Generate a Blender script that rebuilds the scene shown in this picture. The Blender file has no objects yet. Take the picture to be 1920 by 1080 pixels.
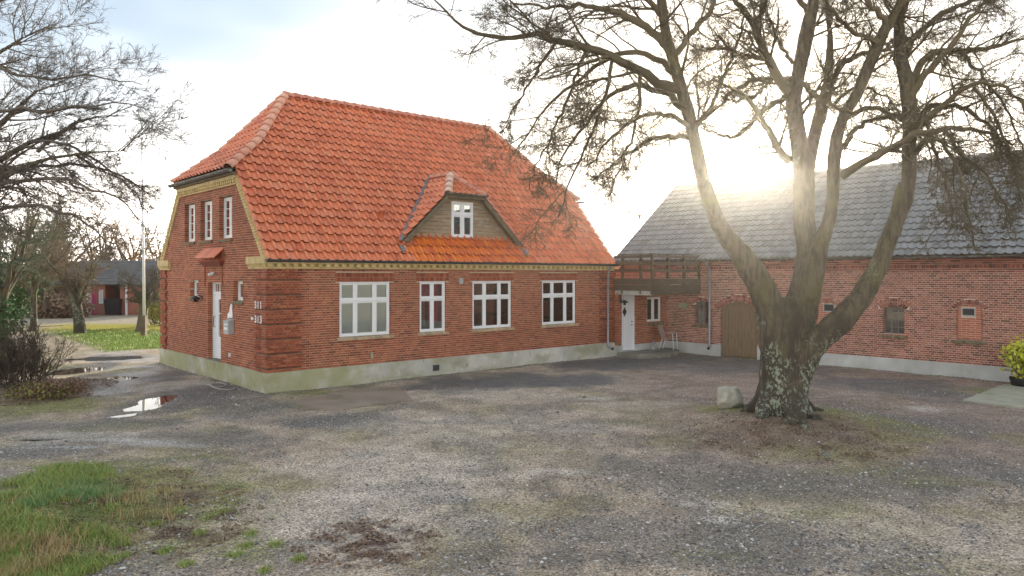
import bpy, bmesh, math, random
import numpy as np
from mathutils import Vector, Matrix, noise as mnoise
random.seed(7); RNG = np.random.default_rng(11)
S = bpy.context.scene
COL = S.collection

# ------------------------------------------------------------------ camera
F = 1407.0; V0 = 515.0; CH = 3.0            # focal length in px of the 1920 px photograph, horizon row, eye height
cam_d = bpy.data.cameras.new('camera'); cam = bpy.data.objects.new('camera', cam_d); COL.objects.link(cam)
cam_d.sensor_width = 36; cam_d.lens = F/1920*36; cam_d.shift_y = -(540-V0)/1920
cam_d.clip_start = .1; cam_d.clip_end = 9000
cam.location = (0, 0, CH); cam.rotation_euler = (math.radians(90), 0, 0)
S.camera = cam
# ------------------------------------------------------------------ light
SUN_AZ = math.radians(17.4); SUN_EL = math.radians(8.6)
SUN_DIR = Vector((math.sin(SUN_AZ)*math.cos(SUN_EL), math.cos(SUN_AZ)*math.cos(SUN_EL), math.sin(SUN_EL)))
S.view_settings.view_transform = 'Standard'; S.view_settings.look = 'None'
S.view_settings.exposure = 1.62; S.view_settings.gamma = 1; S.view_settings.use_curve_mapping = False
S.cycles.max_bounces = 6; S.cycles.transparent_max_bounces = 12
S.cycles.use_denoising = True
w = bpy.data.worlds.new('World'); S.world = w; w.use_nodes = True
nt = w.node_tree; nt.nodes.clear()
def N(t, **kw):
    n = nt.nodes.new(t)
    for k, v in kw.items():
        if k.startswith('i_'): n.inputs[k[2:].replace('_', ' ')].default_value = v
        else: setattr(n, k, v)
    return n
out = N('ShaderNodeOutputWorld'); bg = N('ShaderNodeBackground'); nt.links.new(bg.outputs[0], out.inputs[0])
bg.inputs['Strength'].default_value = .12
sky = N('ShaderNodeTexSky', sky_type='NISHITA', sun_disc=False, sun_elevation=SUN_EL, sun_rotation=SUN_AZ, altitude=0, air_density=1.0, dust_density=1.2, ozone_density=1.0)
tc = N('ShaderNodeTexCoord'); nrm = N('ShaderNodeVectorMath', operation='NORMALIZE'); nt.links.new(tc.outputs['Generated'], nrm.inputs[0])
sep = N('ShaderNodeSeparateXYZ'); nt.links.new(nrm.outputs[0], sep.inputs[0])
hz = N('ShaderNodeMapRange', interpolation_type='SMOOTHSTEP'); nt.links.new(sep.outputs['Z'], hz.inputs['Value'])
hz.inputs['From Min'].default_value = .0; hz.inputs['From Max'].default_value = .36; hz.inputs['To Min'].default_value = 1; hz.inputs['To Max'].default_value = .0
sc = N('ShaderNodeVectorMath', operation='MULTIPLY'); nt.links.new(nrm.outputs[0], sc.inputs[0]); sc.inputs[1].default_value = (1, 1, 2.6)
cn = N('ShaderNodeTexNoise', i_Scale=2.0, i_Detail=3.0, i_Roughness=.55); nt.links.new(sc.outputs[0], cn.inputs['Vector'])
cr = N('ShaderNodeMapRange', interpolation_type='SMOOTHSTEP'); nt.links.new(cn.outputs['Fac'], cr.inputs['Value'])
cr.inputs['From Min'].default_value = .36; cr.inputs['From Max'].default_value = .82; cr.inputs['To Max'].default_value = .3
mx = N('ShaderNodeMath', operation='ADD', use_clamp=True); hp = N('ShaderNodeMath', operation='POWER'); nt.links.new(hz.outputs[0], hp.inputs[0]); hp.inputs[1].default_value = 2.8; nt.links.new(hp.outputs[0], mx.inputs[0]); nt.links.new(cr.outputs[0], mx.inputs[1])
mix = N('ShaderNodeMix', data_type='RGBA'); nt.links.new(mx.outputs[0], mix.inputs[0])
skb = N('ShaderNodeMix', data_type='RGBA', blend_type='MULTIPLY'); skb.inputs[0].default_value = 1
nt.links.new(sky.outputs[0], skb.inputs[6]); skb.inputs[7].default_value = (1.0, 1.0, 1.0, 1)
skc = N('ShaderNodeMix', data_type='RGBA', blend_type='MIX'); skc.inputs[0].default_value = .8
nt.links.new(skb.outputs[2], skc.inputs[6]); skc.inputs[7].default_value = (1.2, 1.6, 2.1, 1)
nt.links.new(skc.outputs[2], mix.inputs[6]); mix.inputs[7].default_value = (13.8, 12.5, 11.2, 1)
dt = N('ShaderNodeVectorMath', operation='DOT_PRODUCT'); nt.links.new(nrm.outputs[0], dt.inputs[0]); dt.inputs[1].default_value = SUN_DIR
dm = N('ShaderNodeMath', operation='MAXIMUM'); nt.links.new(dt.outputs['Value'], dm.inputs[0]); dm.inputs[1].default_value = 0
prev = mix.outputs[2]
for pw, colr in ((6, (1.6, 1.4, 1.1)), (60, (5, 4.4, 3.4)), (1500, (40, 36, 28))):
    p = N('ShaderNodeMath', operation='POWER'); nt.links.new(dm.outputs[0], p.inputs[0]); p.inputs[1].default_value = pw
    g = N('ShaderNodeMix', data_type='RGBA', blend_type='MIX'); nt.links.new(p.outputs[0], g.inputs[0]); g.inputs[6].default_value = (0, 0, 0, 1); g.inputs[7].default_value = (*colr, 1)
    a = N('ShaderNodeMix', data_type='RGBA', blend_type='ADD'); a.inputs[0].default_value = 1
    nt.links.new(prev, a.inputs[6]); nt.links.new(g.outputs[2], a.inputs[7]); prev = a.outputs[2]
nt.links.new(prev, bg.inputs['Color'])
sun_d = bpy.data.lights.new('sun', 'SUN'); sun_d.energy = 3.2; sun_d.angle = math.radians(.6); sun_d.color = (1, .88, .68)
sun = bpy.data.objects.new('sun', sun_d); COL.objects.link(sun); sun.rotation_euler = SUN_DIR.to_track_quat('Z', 'Y').to_euler()

# ------------------------------------------------------------------ helpers
def ground(u, v, z=0.0):
    Y = (CH-z)*F/(v-V0); return ((u-960)/F*Y, Y)
def at(u, v, Y): return ((u-960)/F*Y, Y, CH-(v-V0)/F*Y)
def tag(o, label=None, cat=None, group=None, kind=None):
    if label: o['label'] = label
    if cat: o['category'] = cat
    if group: o['group'] = group
    if kind: o['kind'] = kind
    return o
def empty(name, loc, rz=0):
    o = bpy.data.objects.new(name, None); o.empty_display_size = .2; COL.objects.link(o); o.location = loc; o.rotation_euler = (0, 0, rz); return o
def link(name, me, parent=None):
    o = bpy.data.objects.new(name, me); COL.objects.link(o)
    if parent is not None: o.parent = parent
    return o
def mesh_np(name, V, Q, mats, mi=None, smooth=False):
    """V (n,3); Q (m,4) or (m,3)"""
    me = bpy.data.meshes.new(name); V = np.asarray(V, np.float32); Q = np.asarray(Q, np.int32)
    k = Q.shape[1]; m = len(Q)
    me.vertices.add(len(V)); me.vertices.foreach_set('co', V.ravel())
    me.loops.add(m*k); me.loops.foreach_set('vertex_index', Q.ravel())
    me.polygons.add(m); me.polygons.foreach_set('loop_start', np.arange(m, dtype=np.int32)*k)
    if mi is not None: me.polygons.foreach_set('material_index', np.asarray(mi, np.int32))
    me.update(calc_edges=True)
    for a in mats: me.materials.append(a)
    if smooth: me.polygons.foreach_set('use_smooth', np.ones(m, bool))
    return me
class MB:
    """collects polygons, then becomes ONE mesh"""
    def __init__(s, fn=None): s.v = []; s.f = []; s.m = []; s.fn = fn
    def poly(s, pts, faces, m=0):
        b = len(s.v); s.v += [tuple(s.fn(*p)) if s.fn else tuple(p) for p in pts]
        for f in faces: s.f.append([b+i for i in f]); s.m.append(m)
        return s
    def box(s, x0, x1, y0, y1, z0, z1, m=0):
        return s.poly([(x0,y0,z0),(x1,y0,z0),(x1,y1,z0),(x0,y1,z0),(x0,y0,z1),(x1,y0,z1),(x1,y1,z1),(x0,y1,z1)],
               [(0,3,2,1),(4,5,6,7),(0,1,5,4),(1,2,6,5),(2,3,7,6),(3,0,4,7)], m)
    def prism(s, pts, h0, h1, axis='z', m=0):
        n = len(pts)
        def P(a, b, h): return {'z': (a,b,h), 'y': (a,h,b), 'x': (h,a,b)}[axis]
        return s.poly([P(a,b,h0) for a,b in pts]+[P(a,b,h1) for a,b in pts],
               [tuple(range(n))[::-1], tuple(range(n,2*n))]+[(i,(i+1)%n,n+(i+1)%n,n+i) for i in range(n)], m)
    def tube(s, pts, r, n=8, m=0, cap=True):
        pts = [Vector(p) for p in pts]; rs = r if isinstance(r, (list,tuple)) else [r]*len(pts)
        V = []; prevn = None
        for i, p in enumerate(pts):
            t = (pts[min(i+1,len(pts)-1)]-pts[max(i-1,0)]).normalized()
            if prevn is None:
                ref = Vector((0,0,1)) if abs(t.z) < .9 else Vector((1,0,0)); a = t.cross(ref).normalized()
            else: a = (prevn - t*prevn.dot(t)).normalized()
            prevn = a; b = t.cross(a)
            V += [tuple(p+(a*math.cos(2*math.pi*k/n)+b*math.sin(2*math.pi*k/n))*rs[i]) for k in range(n)]
        Fc = [(i*n+k, i*n+(k+1)%n, (i+1)*n+(k+1)%n, (i+1)*n+k) for i in range(len(pts)-1) for k in range(n)]
        if cap: Fc += [tuple(range(n))[::-1], tuple(range((len(pts)-1)*n, len(pts)*n))]
        return s.poly(V, Fc, m)
    def lathe(s, prof, c=(0,0,0), n=16, m=0):
        V = [(c[0]+r*math.cos(2*math.pi*k/n), c[1]+r*math.sin(2*math.pi*k/n), c[2]+z) for r, z in prof for k in range(n)]
        return s.poly(V, [(i*n+k, i*n+(k+1)%n, (i+1)*n+(k+1)%n, (i+1)*n+k) for i in range(len(prof)-1) for k in range(n)], m)
    def mesh(s, name, mats, smooth=False):
        me = bpy.data.meshes.new(name); me.from_pydata(s.v, [], s.f)
        for a in (mats if isinstance(mats, (list,tuple)) else [mats]): me.materials.append(a)
        me.polygons.foreach_set('material_index', s.m)
        if smooth: me.polygons.foreach_set('use_smooth', [True]*len(s.f))
        me.update(); return me
    def build(s, name, mats, parent=None, smooth=False, recalc=False):
        me = s.mesh(name, mats, smooth)
        if recalc:
            b = bmesh.new(); b.from_mesh(me); bmesh.ops.recalc_face_normals(b, faces=b.faces); b.to_mesh(me); b.free()
        return link(name, me, parent)
def bevel(o, w=.01, seg=1):
    m = o.modifiers.new('bevel', 'BEVEL'); m.width = w; m.segments = seg; m.limit_method = 'ANGLE'; return o
# 2D / value noise in numpy
_H = RNG.random((256, 256))
def vnoise(x, y, s=0):
    x = np.asarray(x)+s*17.31; y = np.asarray(y)+s*9.77
    xi = np.floor(x).astype(int); yi = np.floor(y).astype(int); fx = x-xi; fy = y-yi
    fx = fx*fx*(3-2*fx); fy = fy*fy*(3-2*fy)
    h = lambda a, b: _H[a & 255, b & 255]
    return (h(xi,yi)*(1-fx)+h(xi+1,yi)*fx)*(1-fy)+(h(xi,yi+1)*(1-fx)+h(xi+1,yi+1)*fx)*fy
def fbm(x, y, o=4, s=0):
    r = 0; a = .5; t = 0
    for i in range(o): r = r+a*vnoise(x*2**i, y*2**i, s+i*3); t += a; a *= .5
    return r/t
def sstep(x, a, b): t = np.clip((x-a)/(b-a), 0, 1); return t*t*(3-2*t)

# ------------------------------------------------------------------ materials
def mat(name, col=None, rough=.7, ramp=None, rand=None, nscale=None, namt=.25, bump=None, bscale=20, metal=0, coord='Object', spec=None, detail=4, stain=None, coat=0, nstretch=None, attr=None):
    """ramp: list of colours picked per island/object. noise modulates brightness. stain=(colour, scale, lo, hi)"""
    m = bpy.data.materials.new(name); m.use_nodes = True; t = m.node_tree; b = t.nodes['Principled BSDF']; L = t.links.new
    def n(ty, **k):
        q = t.nodes.new(ty)
        for a, v in k.items(): setattr(q, a, v)
        return q
    b.inputs['Roughness'].default_value = rough; b.inputs['Metallic'].default_value = metal
    if spec is not None: b.inputs['Specular IOR Level'].default_value = spec
    if coat: b.inputs['Coat Weight'].default_value = coat; b.inputs['Coat Roughness'].default_value = .15
    tcn = n('ShaderNodeTexCoord'); vec = tcn.outputs[coord]
    if nstretch:
        mp = n('ShaderNodeMapping'); mp.inputs['Scale'].default_value = nstretch; L(vec, mp.inputs[0]); vec = mp.outputs[0]
    if ramp:
        g = n('ShaderNodeNewGeometry'); oi = n('ShaderNodeObjectInfo'); ad = n('ShaderNodeMath', operation='ADD'); fr = n('ShaderNodeMath', operation='FRACT')
        L(g.outputs['Random Per Island'], ad.inputs[0]); L(oi.outputs['Random'], ad.inputs[1]); L(ad.outputs[0], fr.inputs[0])
        r = n('ShaderNodeValToRGB'); L(fr.outputs[0], r.inputs[0]); e = r.color_ramp.elements; r.color_ramp.interpolation = 'LINEAR'
        while len(e) < len(ramp): e.new(.5)
        for i, c in enumerate(ramp): e[i].position = i/(len(ramp)-1); e[i].color = (*c, 1)
        cur = r.outputs[0]
    elif attr:
        q = n('ShaderNodeAttribute', attribute_name=attr); cur = q.outputs['Color']
    else:
        q = n('ShaderNodeRGB'); q.outputs[0].default_value = (*col, 1); cur = q.outputs[0]
    if nscale:
        nz = n('ShaderNodeTexNoise'); nz.inputs['Scale'].default_value = nscale; nz.inputs['Detail'].default_value = detail; L(vec, nz.inputs[0])
        mr = n('ShaderNodeMapRange'); L(nz.outputs['Fac'], mr.inputs[0]); mr.inputs[1].default_value = .25; mr.inputs[2].default_value = .75
        mr.inputs[3].default_value = 1-namt; mr.inputs[4].default_value = 1+namt
        mm = n('ShaderNodeVectorMath', operation='MULTIPLY'); L(cur, mm.inputs[0]); L(mr.outputs[0], mm.inputs[1]); cur = mm.outputs[0]
    for st in (stain or []):
        c2, s2, lo, hi = st[:4]
        nz = n('ShaderNodeTexNoise'); nz.inputs['Scale'].default_value = s2; nz.inputs['Detail'].default_value = 6; nz.inputs['Roughness'].default_value = .62
        ofs = n('ShaderNodeMapping'); ofs.inputs['Location'].default_value = (s2*3.7, c2[0]*31, c2[1]*17); L(tcn.outputs[coord], ofs.inputs[0])
        if len(st) > 4: ofs.inputs['Scale'].default_value = st[4]
        L(ofs.outputs[0], nz.inputs[0])
        mr = n('ShaderNodeMapRange', interpolation_type='SMOOTHSTEP'); L(nz.outputs['Fac'], mr.inputs[0]); mr.inputs[1].default_value = lo; mr.inputs[2].default_value = hi
        mxx = n('ShaderNodeMix', data_type='RGBA'); L(mr.outputs[0], mxx.inputs[0]); L(cur, mxx.inputs[6]); mxx.inputs[7].default_value = (*c2, 1); cur = mxx.outputs[2]
    L(cur, b.inputs['Base Color'])
    if bump:
        nz = n('ShaderNodeTexNoise'); nz.inputs['Scale'].default_value = bscale; nz.inputs['Detail'].default_value = 6; L(vec, nz.inputs[0])
        bp = n('ShaderNodeBump'); bp.inputs['Strength'].default_value = bump; bp.inputs['Distance'].default_value = .02; L(nz.outputs['Fac'], bp.inputs['Height']); L(bp.outputs[0], b.inputs['Normal'])
    return m
M = {}
M['brick'] = mat('red_brick', ramp=[(.28,.072,.036),(.39,.108,.052),(.33,.088,.042),(.17,.045,.026),(.43,.15,.072),(.34,.095,.045),(.26,.068,.034)], rough=.85, nscale=.55, namt=.16, stain=[((.40,.16,.075), 1.1, .58, .78), ((.14,.045,.028), 1.7, .66, .8, (1,1,.35))])
M['brickshade'] = mat('shaded_groove_brick', ramp=[(.17,.075,.045),(.22,.095,.055),(.15,.06,.038)], rough=.9)  # darker brick colour paints in the shade of the recessed quoin grooves
M['mortar'] = mat('mortar', (.50,.40,.28), .9, nscale=3, namt=.2)
M['brick2'] = mat('barn_brick', ramp=[(.30,.11,.075),(.38,.15,.105),(.26,.085,.058),(.13,.055,.042),(.42,.19,.14),(.33,.12,.085),(.18,.07,.055)], rough=.88, nscale=.6, namt=.2)
M['brickin'] = mat('infill_brick', ramp=[(.40,.125,.07),(.47,.165,.10),(.36,.11,.065)], rough=.85)
M['mortar2'] = mat('pale_mortar', (.66,.56,.44), .95, nscale=3, namt=.2)
M['yellow'] = mat('yellow_brick', ramp=[(.56,.43,.17),(.68,.54,.25),(.60,.46,.20)], rough=.85, nscale=6, namt=.15)
M['verge'] = mat('yellow_mortar', (.58,.45,.23), .9, nscale=5, namt=.25)
M['sill'] = mat('buff_sill_brick', ramp=[(.42,.31,.19),(.5,.37,.23),(.36,.27,.17)], rough=.85, nscale=8, namt=.25)
M['sillold'] = mat('weathered_sill', (.20,.16,.10), .9, nscale=8, namt=.4, stain=[((.10,.11,.04), 5, .5, .7)])
M['plinth'] = mat('rendered_plinth', (.50,.49,.42), .85, nscale=1.3, namt=.25, bump=.3, bscale=9, stain=[((.32,.31,.21), .9, .46, .70, (1,1,2)), ((.24,.20,.15), 4.5, .60, .74, (1,1,.5)), ((.62,.60,.55), 2.3, .55, .72)])
M['plinth2'] = mat('concrete_plinth', (.46,.47,.45), .85, nscale=1.5, namt=.22, bump=.3, bscale=9, stain=[((.30,.32,.2), 1.2, .56, .75)])
M['tile'] = mat('red_roof_tile', ramp=[(.62,.165,.065),(.72,.21,.085),(.65,.185,.078),(.54,.135,.052),(.70,.235,.11),(.66,.175,.07)], rough=.34, nscale=5, namt=.2, spec=.5, stain=[((.30,.10,.05), 1.3, .62, .78), ((.20,.17,.09), 5, .68, .74)])
M['tileo'] = mat('orange_roof_tile', ramp=[(.70,.16,.02),(.76,.20,.03),(.66,.15,.03),(.55,.12,.04)], rough=.22, nscale=4, namt=.15, spec=.6)
M['ridge'] = mat('ridge_tile', ramp=[(.56,.20,.12),(.62,.27,.17),(.54,.19,.12)], rough=.5, nscale=5, namt=.15)
M['ridgeq'] = mat('light_hip_tile', ramp=[(.66,.30,.19),(.72,.38,.26),(.62,.27,.17)], rough=.45, nscale=5, namt=.15)
M['ridgep'] = mat('pale_ridge_tile', ramp=[(.66,.44,.33),(.70,.50,.38)], rough=.5, nscale=6, namt=.15)
M['tile2'] = mat('grey_roof_tile', ramp=[(.18,.175,.16),(.24,.235,.22),(.205,.20,.185),(.145,.14,.13)], rough=.42, nscale=4, namt=.15, spec=.7, stain=[((.17,.14,.10), .9, .56, .75)])
M['white'] = mat('white_paint', (.80,.81,.80), .45, nscale=3, namt=.05)
M['white2'] = mat('door_white', (.82,.84,.86), .4, nscale=2, namt=.04)
M['zinc'] = mat('zinc', (.33,.34,.36), .45, metal=.5, nscale=4, namt=.2)
M['gutter'] = mat('dark_gutter', (.06,.065,.065), .5, nscale=4, namt=.2)
M['gutterm'] = mat('mossy_gutter', (.10,.10,.09), .6, nscale=6, namt=.3, stain=[((.25,.26,.22), 9, .52, .66)])
M['wood'] = mat('weathered_boards', (.34,.25,.155), .85, nscale=3, namt=.3, nstretch=(1,1,14), detail=6, stain=[((.43,.39,.30), 2, .5, .68, (1,1,5))])
M['woodd'] = mat('dark_bargeboard', (.15,.115,.065), .8, nscale=4, namt=.3)
M['woodg'] = mat('gate_boards', (.21,.145,.085), .85, nscale=3, namt=.35, nstretch=(12,12,1), detail=6)
M['balc'] = mat('balcony_timber', (.10,.075,.045), .8, nscale=3, namt=.35, nstretch=(1,1,6))
M['deck'] = mat('deck_edge', (.42,.41,.37), .8, nscale=3, namt=.25)
M['black'] = mat('black_metal', (.02,.02,.02), .4)
M['iron'] = mat('iron_window', (.23,.17,.15), .7, nscale=8, namt=.3)
M['stoop'] = mat('stoop_concrete', (.20,.19,.15), .85, nscale=3, namt=.3, stain=[((.13,.14,.07), 3, .5, .7)])
M['slab'] = mat('concrete_slab', (.36,.35,.26), .85, nscale=2.5, namt=.2, bump=.2, stain=[((.25,.27,.15), 1.5, .52, .72)])
M['apron'] = mat('wet_apron', (.27,.215,.165), .5, nscale=1.2, namt=.25, stain=[((.17,.16,.10), 1.1, .5, .66)])
M['stone'] = mat('boulder', (.40,.38,.31), .8, nscale=3.5, namt=.4, bump=.5, bscale=12, stain=[((.20,.21,.10), 2.2, .47, .66)])
M['lead'] = mat('lead_flashing', (.17,.165,.17), .5, nscale=6, namt=.25)
M['blind'] = mat('blind', (.88,.90,.90), .6)
M['maroon'] = mat('maroon_curtain', (.50,.07,.17), .8)
M['room'] = mat('room_wall', (.28,.25,.2), .9)
M['plantg'] = mat('houseplant', (.04,.10,.03), .6)
M['cloth'] = mat('chair_fabric', (.40,.31,.27), .9, nscale=20, namt=.2)
M['mailbox'] = mat('mailbox_grey', (.42,.43,.43), .45, nscale=5, namt=.15)
M['water'] = bpy.data.materials.new('puddle_water'); M['water'].use_nodes = True
_b = M['water'].node_tree.nodes['Principled BSDF']; _b.inputs['Base Color'].default_value = (.055,.045,.035,1); _b.inputs['Roughness'].default_value = .03; _b.inputs['IOR'].default_value = 1.45
_b.inputs['Specular IOR Level'].default_value = .9
# window glass: clear pane that mirrors the sky at grazing angles
g = bpy.data.materials.new('window_glass'); g.use_nodes = True; t = g.node_tree; t.nodes.clear()
o_ = t.nodes.new('ShaderNodeOutputMaterial'); mxs = t.nodes.new('ShaderNodeMixShader'); tr = t.nodes.new('ShaderNodeBsdfTransparent'); gl = t.nodes.new('ShaderNodeBsdfGlossy')
gl.inputs['Roughness'].default_value = .02; tr.inputs['Color'].default_value = (.86,.9,.88,1)
frn = t.nodes.new('ShaderNodeFresnel'); frn.inputs[0].default_value = 1.55; ml = t.nodes.new('ShaderNodeMath'); ml.operation = 'MULTIPLY_ADD'; ml.inputs[1].default_value = 1.5; ml.inputs[2].default_value = .10
t.links.new(frn.outputs[0], ml.inputs[0]); t.links.new(ml.outputs[0], mxs.inputs[0]); t.links.new(tr.outputs[0], mxs.inputs[1]); t.links.new(gl.outputs[0], mxs.inputs[2]); t.links.new(mxs.outputs[0], o_.inputs[0])
M['glass'] = g
# bark with ridges, moss and pale lichen
def bark(name, base, dark, moss, lichen, lm=.6, ll=.66):
    m = bpy.data.materials.new(name); m.use_nodes = True; t = m.node_tree; b = t.nodes['Principled BSDF']; L = t.links.new
    b.inputs['Roughness'].default_value = .9
    tcn = t.nodes.new('ShaderNodeTexCoord'); cur = None
    def nz(scale, st=(1,1,1), det=6, off=(0,0,0)):
        mp = t.nodes.new('ShaderNodeMapping'); mp.inputs['Scale'].default_value = st; mp.inputs['Location'].default_value = off; L(tcn.outputs['Object'], mp.inputs[0])
        q = t.nodes.new('ShaderNodeTexNoise'); q.inputs['Scale'].default_value = scale; q.inputs['Detail'].default_value = det; q.inputs['Roughness'].default_value = .65; L(mp.outputs[0], q.inputs[0]); return q.outputs['Fac']
    def mr(s, lo, hi):
        q = t.nodes.new('ShaderNodeMapRange'); q.interpolation_type = 'SMOOTHSTEP'; L(s, q.inputs[0]); q.inputs[1].default_value = lo; q.inputs[2].default_value = hi; return q.outputs[0]
    def mixc(f, a, c):
        q = t.nodes.new('ShaderNodeMix'); q.data_type = 'RGBA'; L(f, q.inputs[0])
        if isinstance(a, tuple): q.inputs[6].default_value = (*a, 1)
        else: L(a, q.inputs[6])
        q.inputs[7].default_value = (*c, 1); return q.outputs[2]
    ridge = nz(14, (1,1,.22))
    c = mixc(mr(ridge, .38, .6), dark, base)
    c = mixc(mr(nz(1.7, off=(5,2,1)), .48, lm), c, moss)
    s0 = t.nodes.new('ShaderNodeSeparateXYZ'); L(tcn.outputs['Object'], s0.inputs[0]); h0 = t.nodes.new('ShaderNodeMapRange'); L(s0.outputs['Z'], h0.inputs[0]); h0.inputs[1].default_value = .6; h0.inputs[2].default_value = 3.4; h0.inputs[3].default_value = .22; h0.inputs[4].default_value = -.12
    a0 = t.nodes.new('ShaderNodeMath'); L(h0.outputs[0], a0.inputs[0]); L(nz(3.1, (1,1,.5), off=(2,9,4)), a0.inputs[1]); c = mixc(mr(a0.outputs[0], .5, .68), c, (.05,.039,.026))
    q = t.nodes.new('ShaderNodeMath'); q.operation = 'MULTIPLY'; sz = t.nodes.new('ShaderNodeSeparateXYZ'); L(tcn.outputs['Object'], sz.inputs[0]); hm = t.nodes.new('ShaderNodeMapRange'); L(sz.outputs['Z'], hm.inputs[0]); hm.inputs[1].default_value = 1.2; hm.inputs[2].default_value = 3.6; hm.inputs[3].default_value = .045; hm.inputs[4].default_value = -.10
    sm = t.nodes.new('ShaderNodeMath'); L(hm.outputs[0], sm.inputs[0]); L(nz(1.6, (1,1,.7), off=(1,7,3)), sm.inputs[1]); L(mr(sm.outputs[0], .5, .62), q.inputs[0]); L(mr(nz(21, (1,1,.6), 8, off=(3,1,8)), .49, .56), q.inputs[1])
    c = mixc(q.outputs[0], c, lichen)
    L(c, b.inputs['Base Color'])
    bp = t.nodes.new('ShaderNodeBump'); bp.inputs['Strength'].default_value = .9; bp.inputs['Distance'].default_value = .03; L(ridge, bp.inputs['Height']); L(bp.outputs[0], b.inputs['Normal'])
    return m
M['bark'] = bark('mossy_bark', (.125,.10,.062), (.058,.045,.028), (.11,.10,.035), (.25,.28,.205), .70)
M['twig'] = mat('twig_bark', ramp=[(.10,.08,.045),(.145,.115,.065),(.08,.062,.036)], rough=.9)
M['twigd'] = mat('dark_twig', ramp=[(.12,.10,.08),(.155,.13,.10),(.09,.078,.06)], rough=.9)
M['twigb'] = mat('far_twig', ramp=[(.17,.13,.09),(.22,.16,.10),(.13,.11,.07)], rough=.95)
M['twigo'] = mat('ochre_twig', ramp=[(.30,.19,.08),(.24,.16,.09),(.36,.24,.12)], rough=.95)
M['twigg'] = mat('green_lichened_twig', ramp=[(.10,.12,.07),(.075,.095,.055),(.14,.15,.10)], rough=.95)
M['leafdark'] = mat('evergreen_leaf', ramp=[(.03,.075,.022),(.045,.11,.03),(.065,.14,.045),(.02,.05,.018)], rough=.75, spec=.25)
M['leaflime'] = mat('lime_leaf', ramp=[(.48,.52,.03),(.60,.60,.05),(.38,.46,.03),(.55,.50,.04)], rough=.5)
M['leafyel'] = mat('yellow_green_leaf', ramp=[(.30,.30,.06),(.22,.26,.05),(.36,.30,.06)], rough=.6)
M['leafbrown'] = mat('dead_leaf', ramp=[(.22,.13,.075),(.14,.08,.05),(.32,.21,.12),(.10,.055,.035),(.26,.18,.11)], rough=.7)
M['shrub'] = mat('heath_twig', ramp=[(.075,.06,.04),(.11,.075,.055),(.065,.07,.035),(.09,.05,.045)], rough=.95)
M['grassm'] = mat('grass_blade', ramp=[(.16,.27,.04),(.24,.35,.06),(.33,.38,.09),(.17,.31,.06),(.42,.38,.12),(.28,.24,.09)], rough=.6)
M['grassb'] = mat('bluish_grass_blade', ramp=[(.17,.30,.10),(.22,.36,.14),(.14,.27,.07)], rough=.6)
M['straw'] = mat('straw_blade', ramp=[(.45,.32,.14),(.36,.26,.10),(.52,.40,.20),(.30,.20,.10)], rough=.7)
M['pebble'] = mat('gravel_stone', ramp=[(.08,.075,.07),(.18,.165,.15),(.28,.25,.22),(.055,.05,.05),(.44,.40,.35),(.14,.12,.10),(.24,.20,.165),(.75,.72,.66)], rough=.75)
M['lawn'] = mat('lawn_green', (.13,.24,.02), .9, nscale=1.2, namt=.25, coord='Object', stain=[((.24,.27,.05), .8, .5, .7)], bump=.5, bscale=30)

# ground material: baked zone colours x fine stone texture, wet zones shinier
gm = bpy.data.materials.new('yard_ground'); gm.use_nodes = True; t = gm.node_tree; b = t.nodes['Principled BSDF']; L = t.links.new
at1 = t.nodes.new('ShaderNodeAttribute'); at1.attribute_name = 'zone'; at2 = t.nodes.new('ShaderNodeAttribute'); at2.attribute_name = 'wet'
tcn = t.nodes.new('ShaderNodeTexCoord')
def gnz(s, d=6, r=.65):
    q = t.nodes.new('ShaderNodeTexNoise'); q.inputs['Scale'].default_value = s; q.inputs['Detail'].default_value = d; q.inputs['Roughness'].default_value = r; L(tcn.outputs['Object'], q.inputs[0]); return q
n1 = gnz(38, 4, .8); n2 = gnz(2.2, 6, .62)
vo = t.nodes.new('ShaderNodeTexVoronoi'); vo.inputs['Scale'].default_value = 52; L(tcn.outputs['Object'], vo.inputs[0])
sv = t.nodes.new('ShaderNodeSeparateColor'); L(vo.outputs['Color'], sv.inputs[0])
def rng(s, a, b_, c, d):
    q = t.nodes.new('ShaderNodeMapRange'); L(s, q.inputs[0]); q.inputs[1].default_value = a; q.inputs[2].default_value = b_; q.inputs[3].default_value = c; q.inputs[4].default_value = d; return q.outputs[0]
def mth(op, a, b_):
    q = t.nodes.new('ShaderNodeMath'); q.operation = op; L(a, q.inputs[0])
    if isinstance(b_, float): q.inputs[1].default_value = b_
    else: L(b_, q.inputs[1])
    return q.outputs[0]
f = mth('MULTIPLY', rng(n1.outputs['Fac'], .3, .7, .35, 1.65), rng(n2.outputs['Fac'], .25, .75, .68, 1.32))
f = mth('MULTIPLY', f, rng(sv.outputs[0], 0, 1, .45, 1.55))
vm = t.nodes.new('ShaderNodeVectorMath'); vm.operation = 'MULTIPLY'; L(at1.outputs['Color'], vm.inputs[0]); L(f, vm.inputs[1]); L(vm.outputs[0], b.inputs['Base Color'])
rr = mth('SUBTRACT', rng(at2.outputs['Fac'], 0, 1, .95, .2), rng(n1.outputs['Fac'], .3, .7, -.06, .06)); L(rr, b.inputs['Roughness']); L(rng(at2.outputs['Fac'], 0, 1, .12, .6), b.inputs['Specular IOR Level'])
hh = mth('ADD', n1.outputs['Fac'], vo.outputs['Distance'])
bp = t.nodes.new('ShaderNodeBump'); bp.inputs['Distance'].default_value = .02; L(rng(at2.outputs['Fac'], 0, 1, .75, .12), bp.inputs['Strength']); L(hh, bp.inputs['Height']); L(bp.outputs[0], b.inputs['Normal'])
M['ground'] = gm

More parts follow.
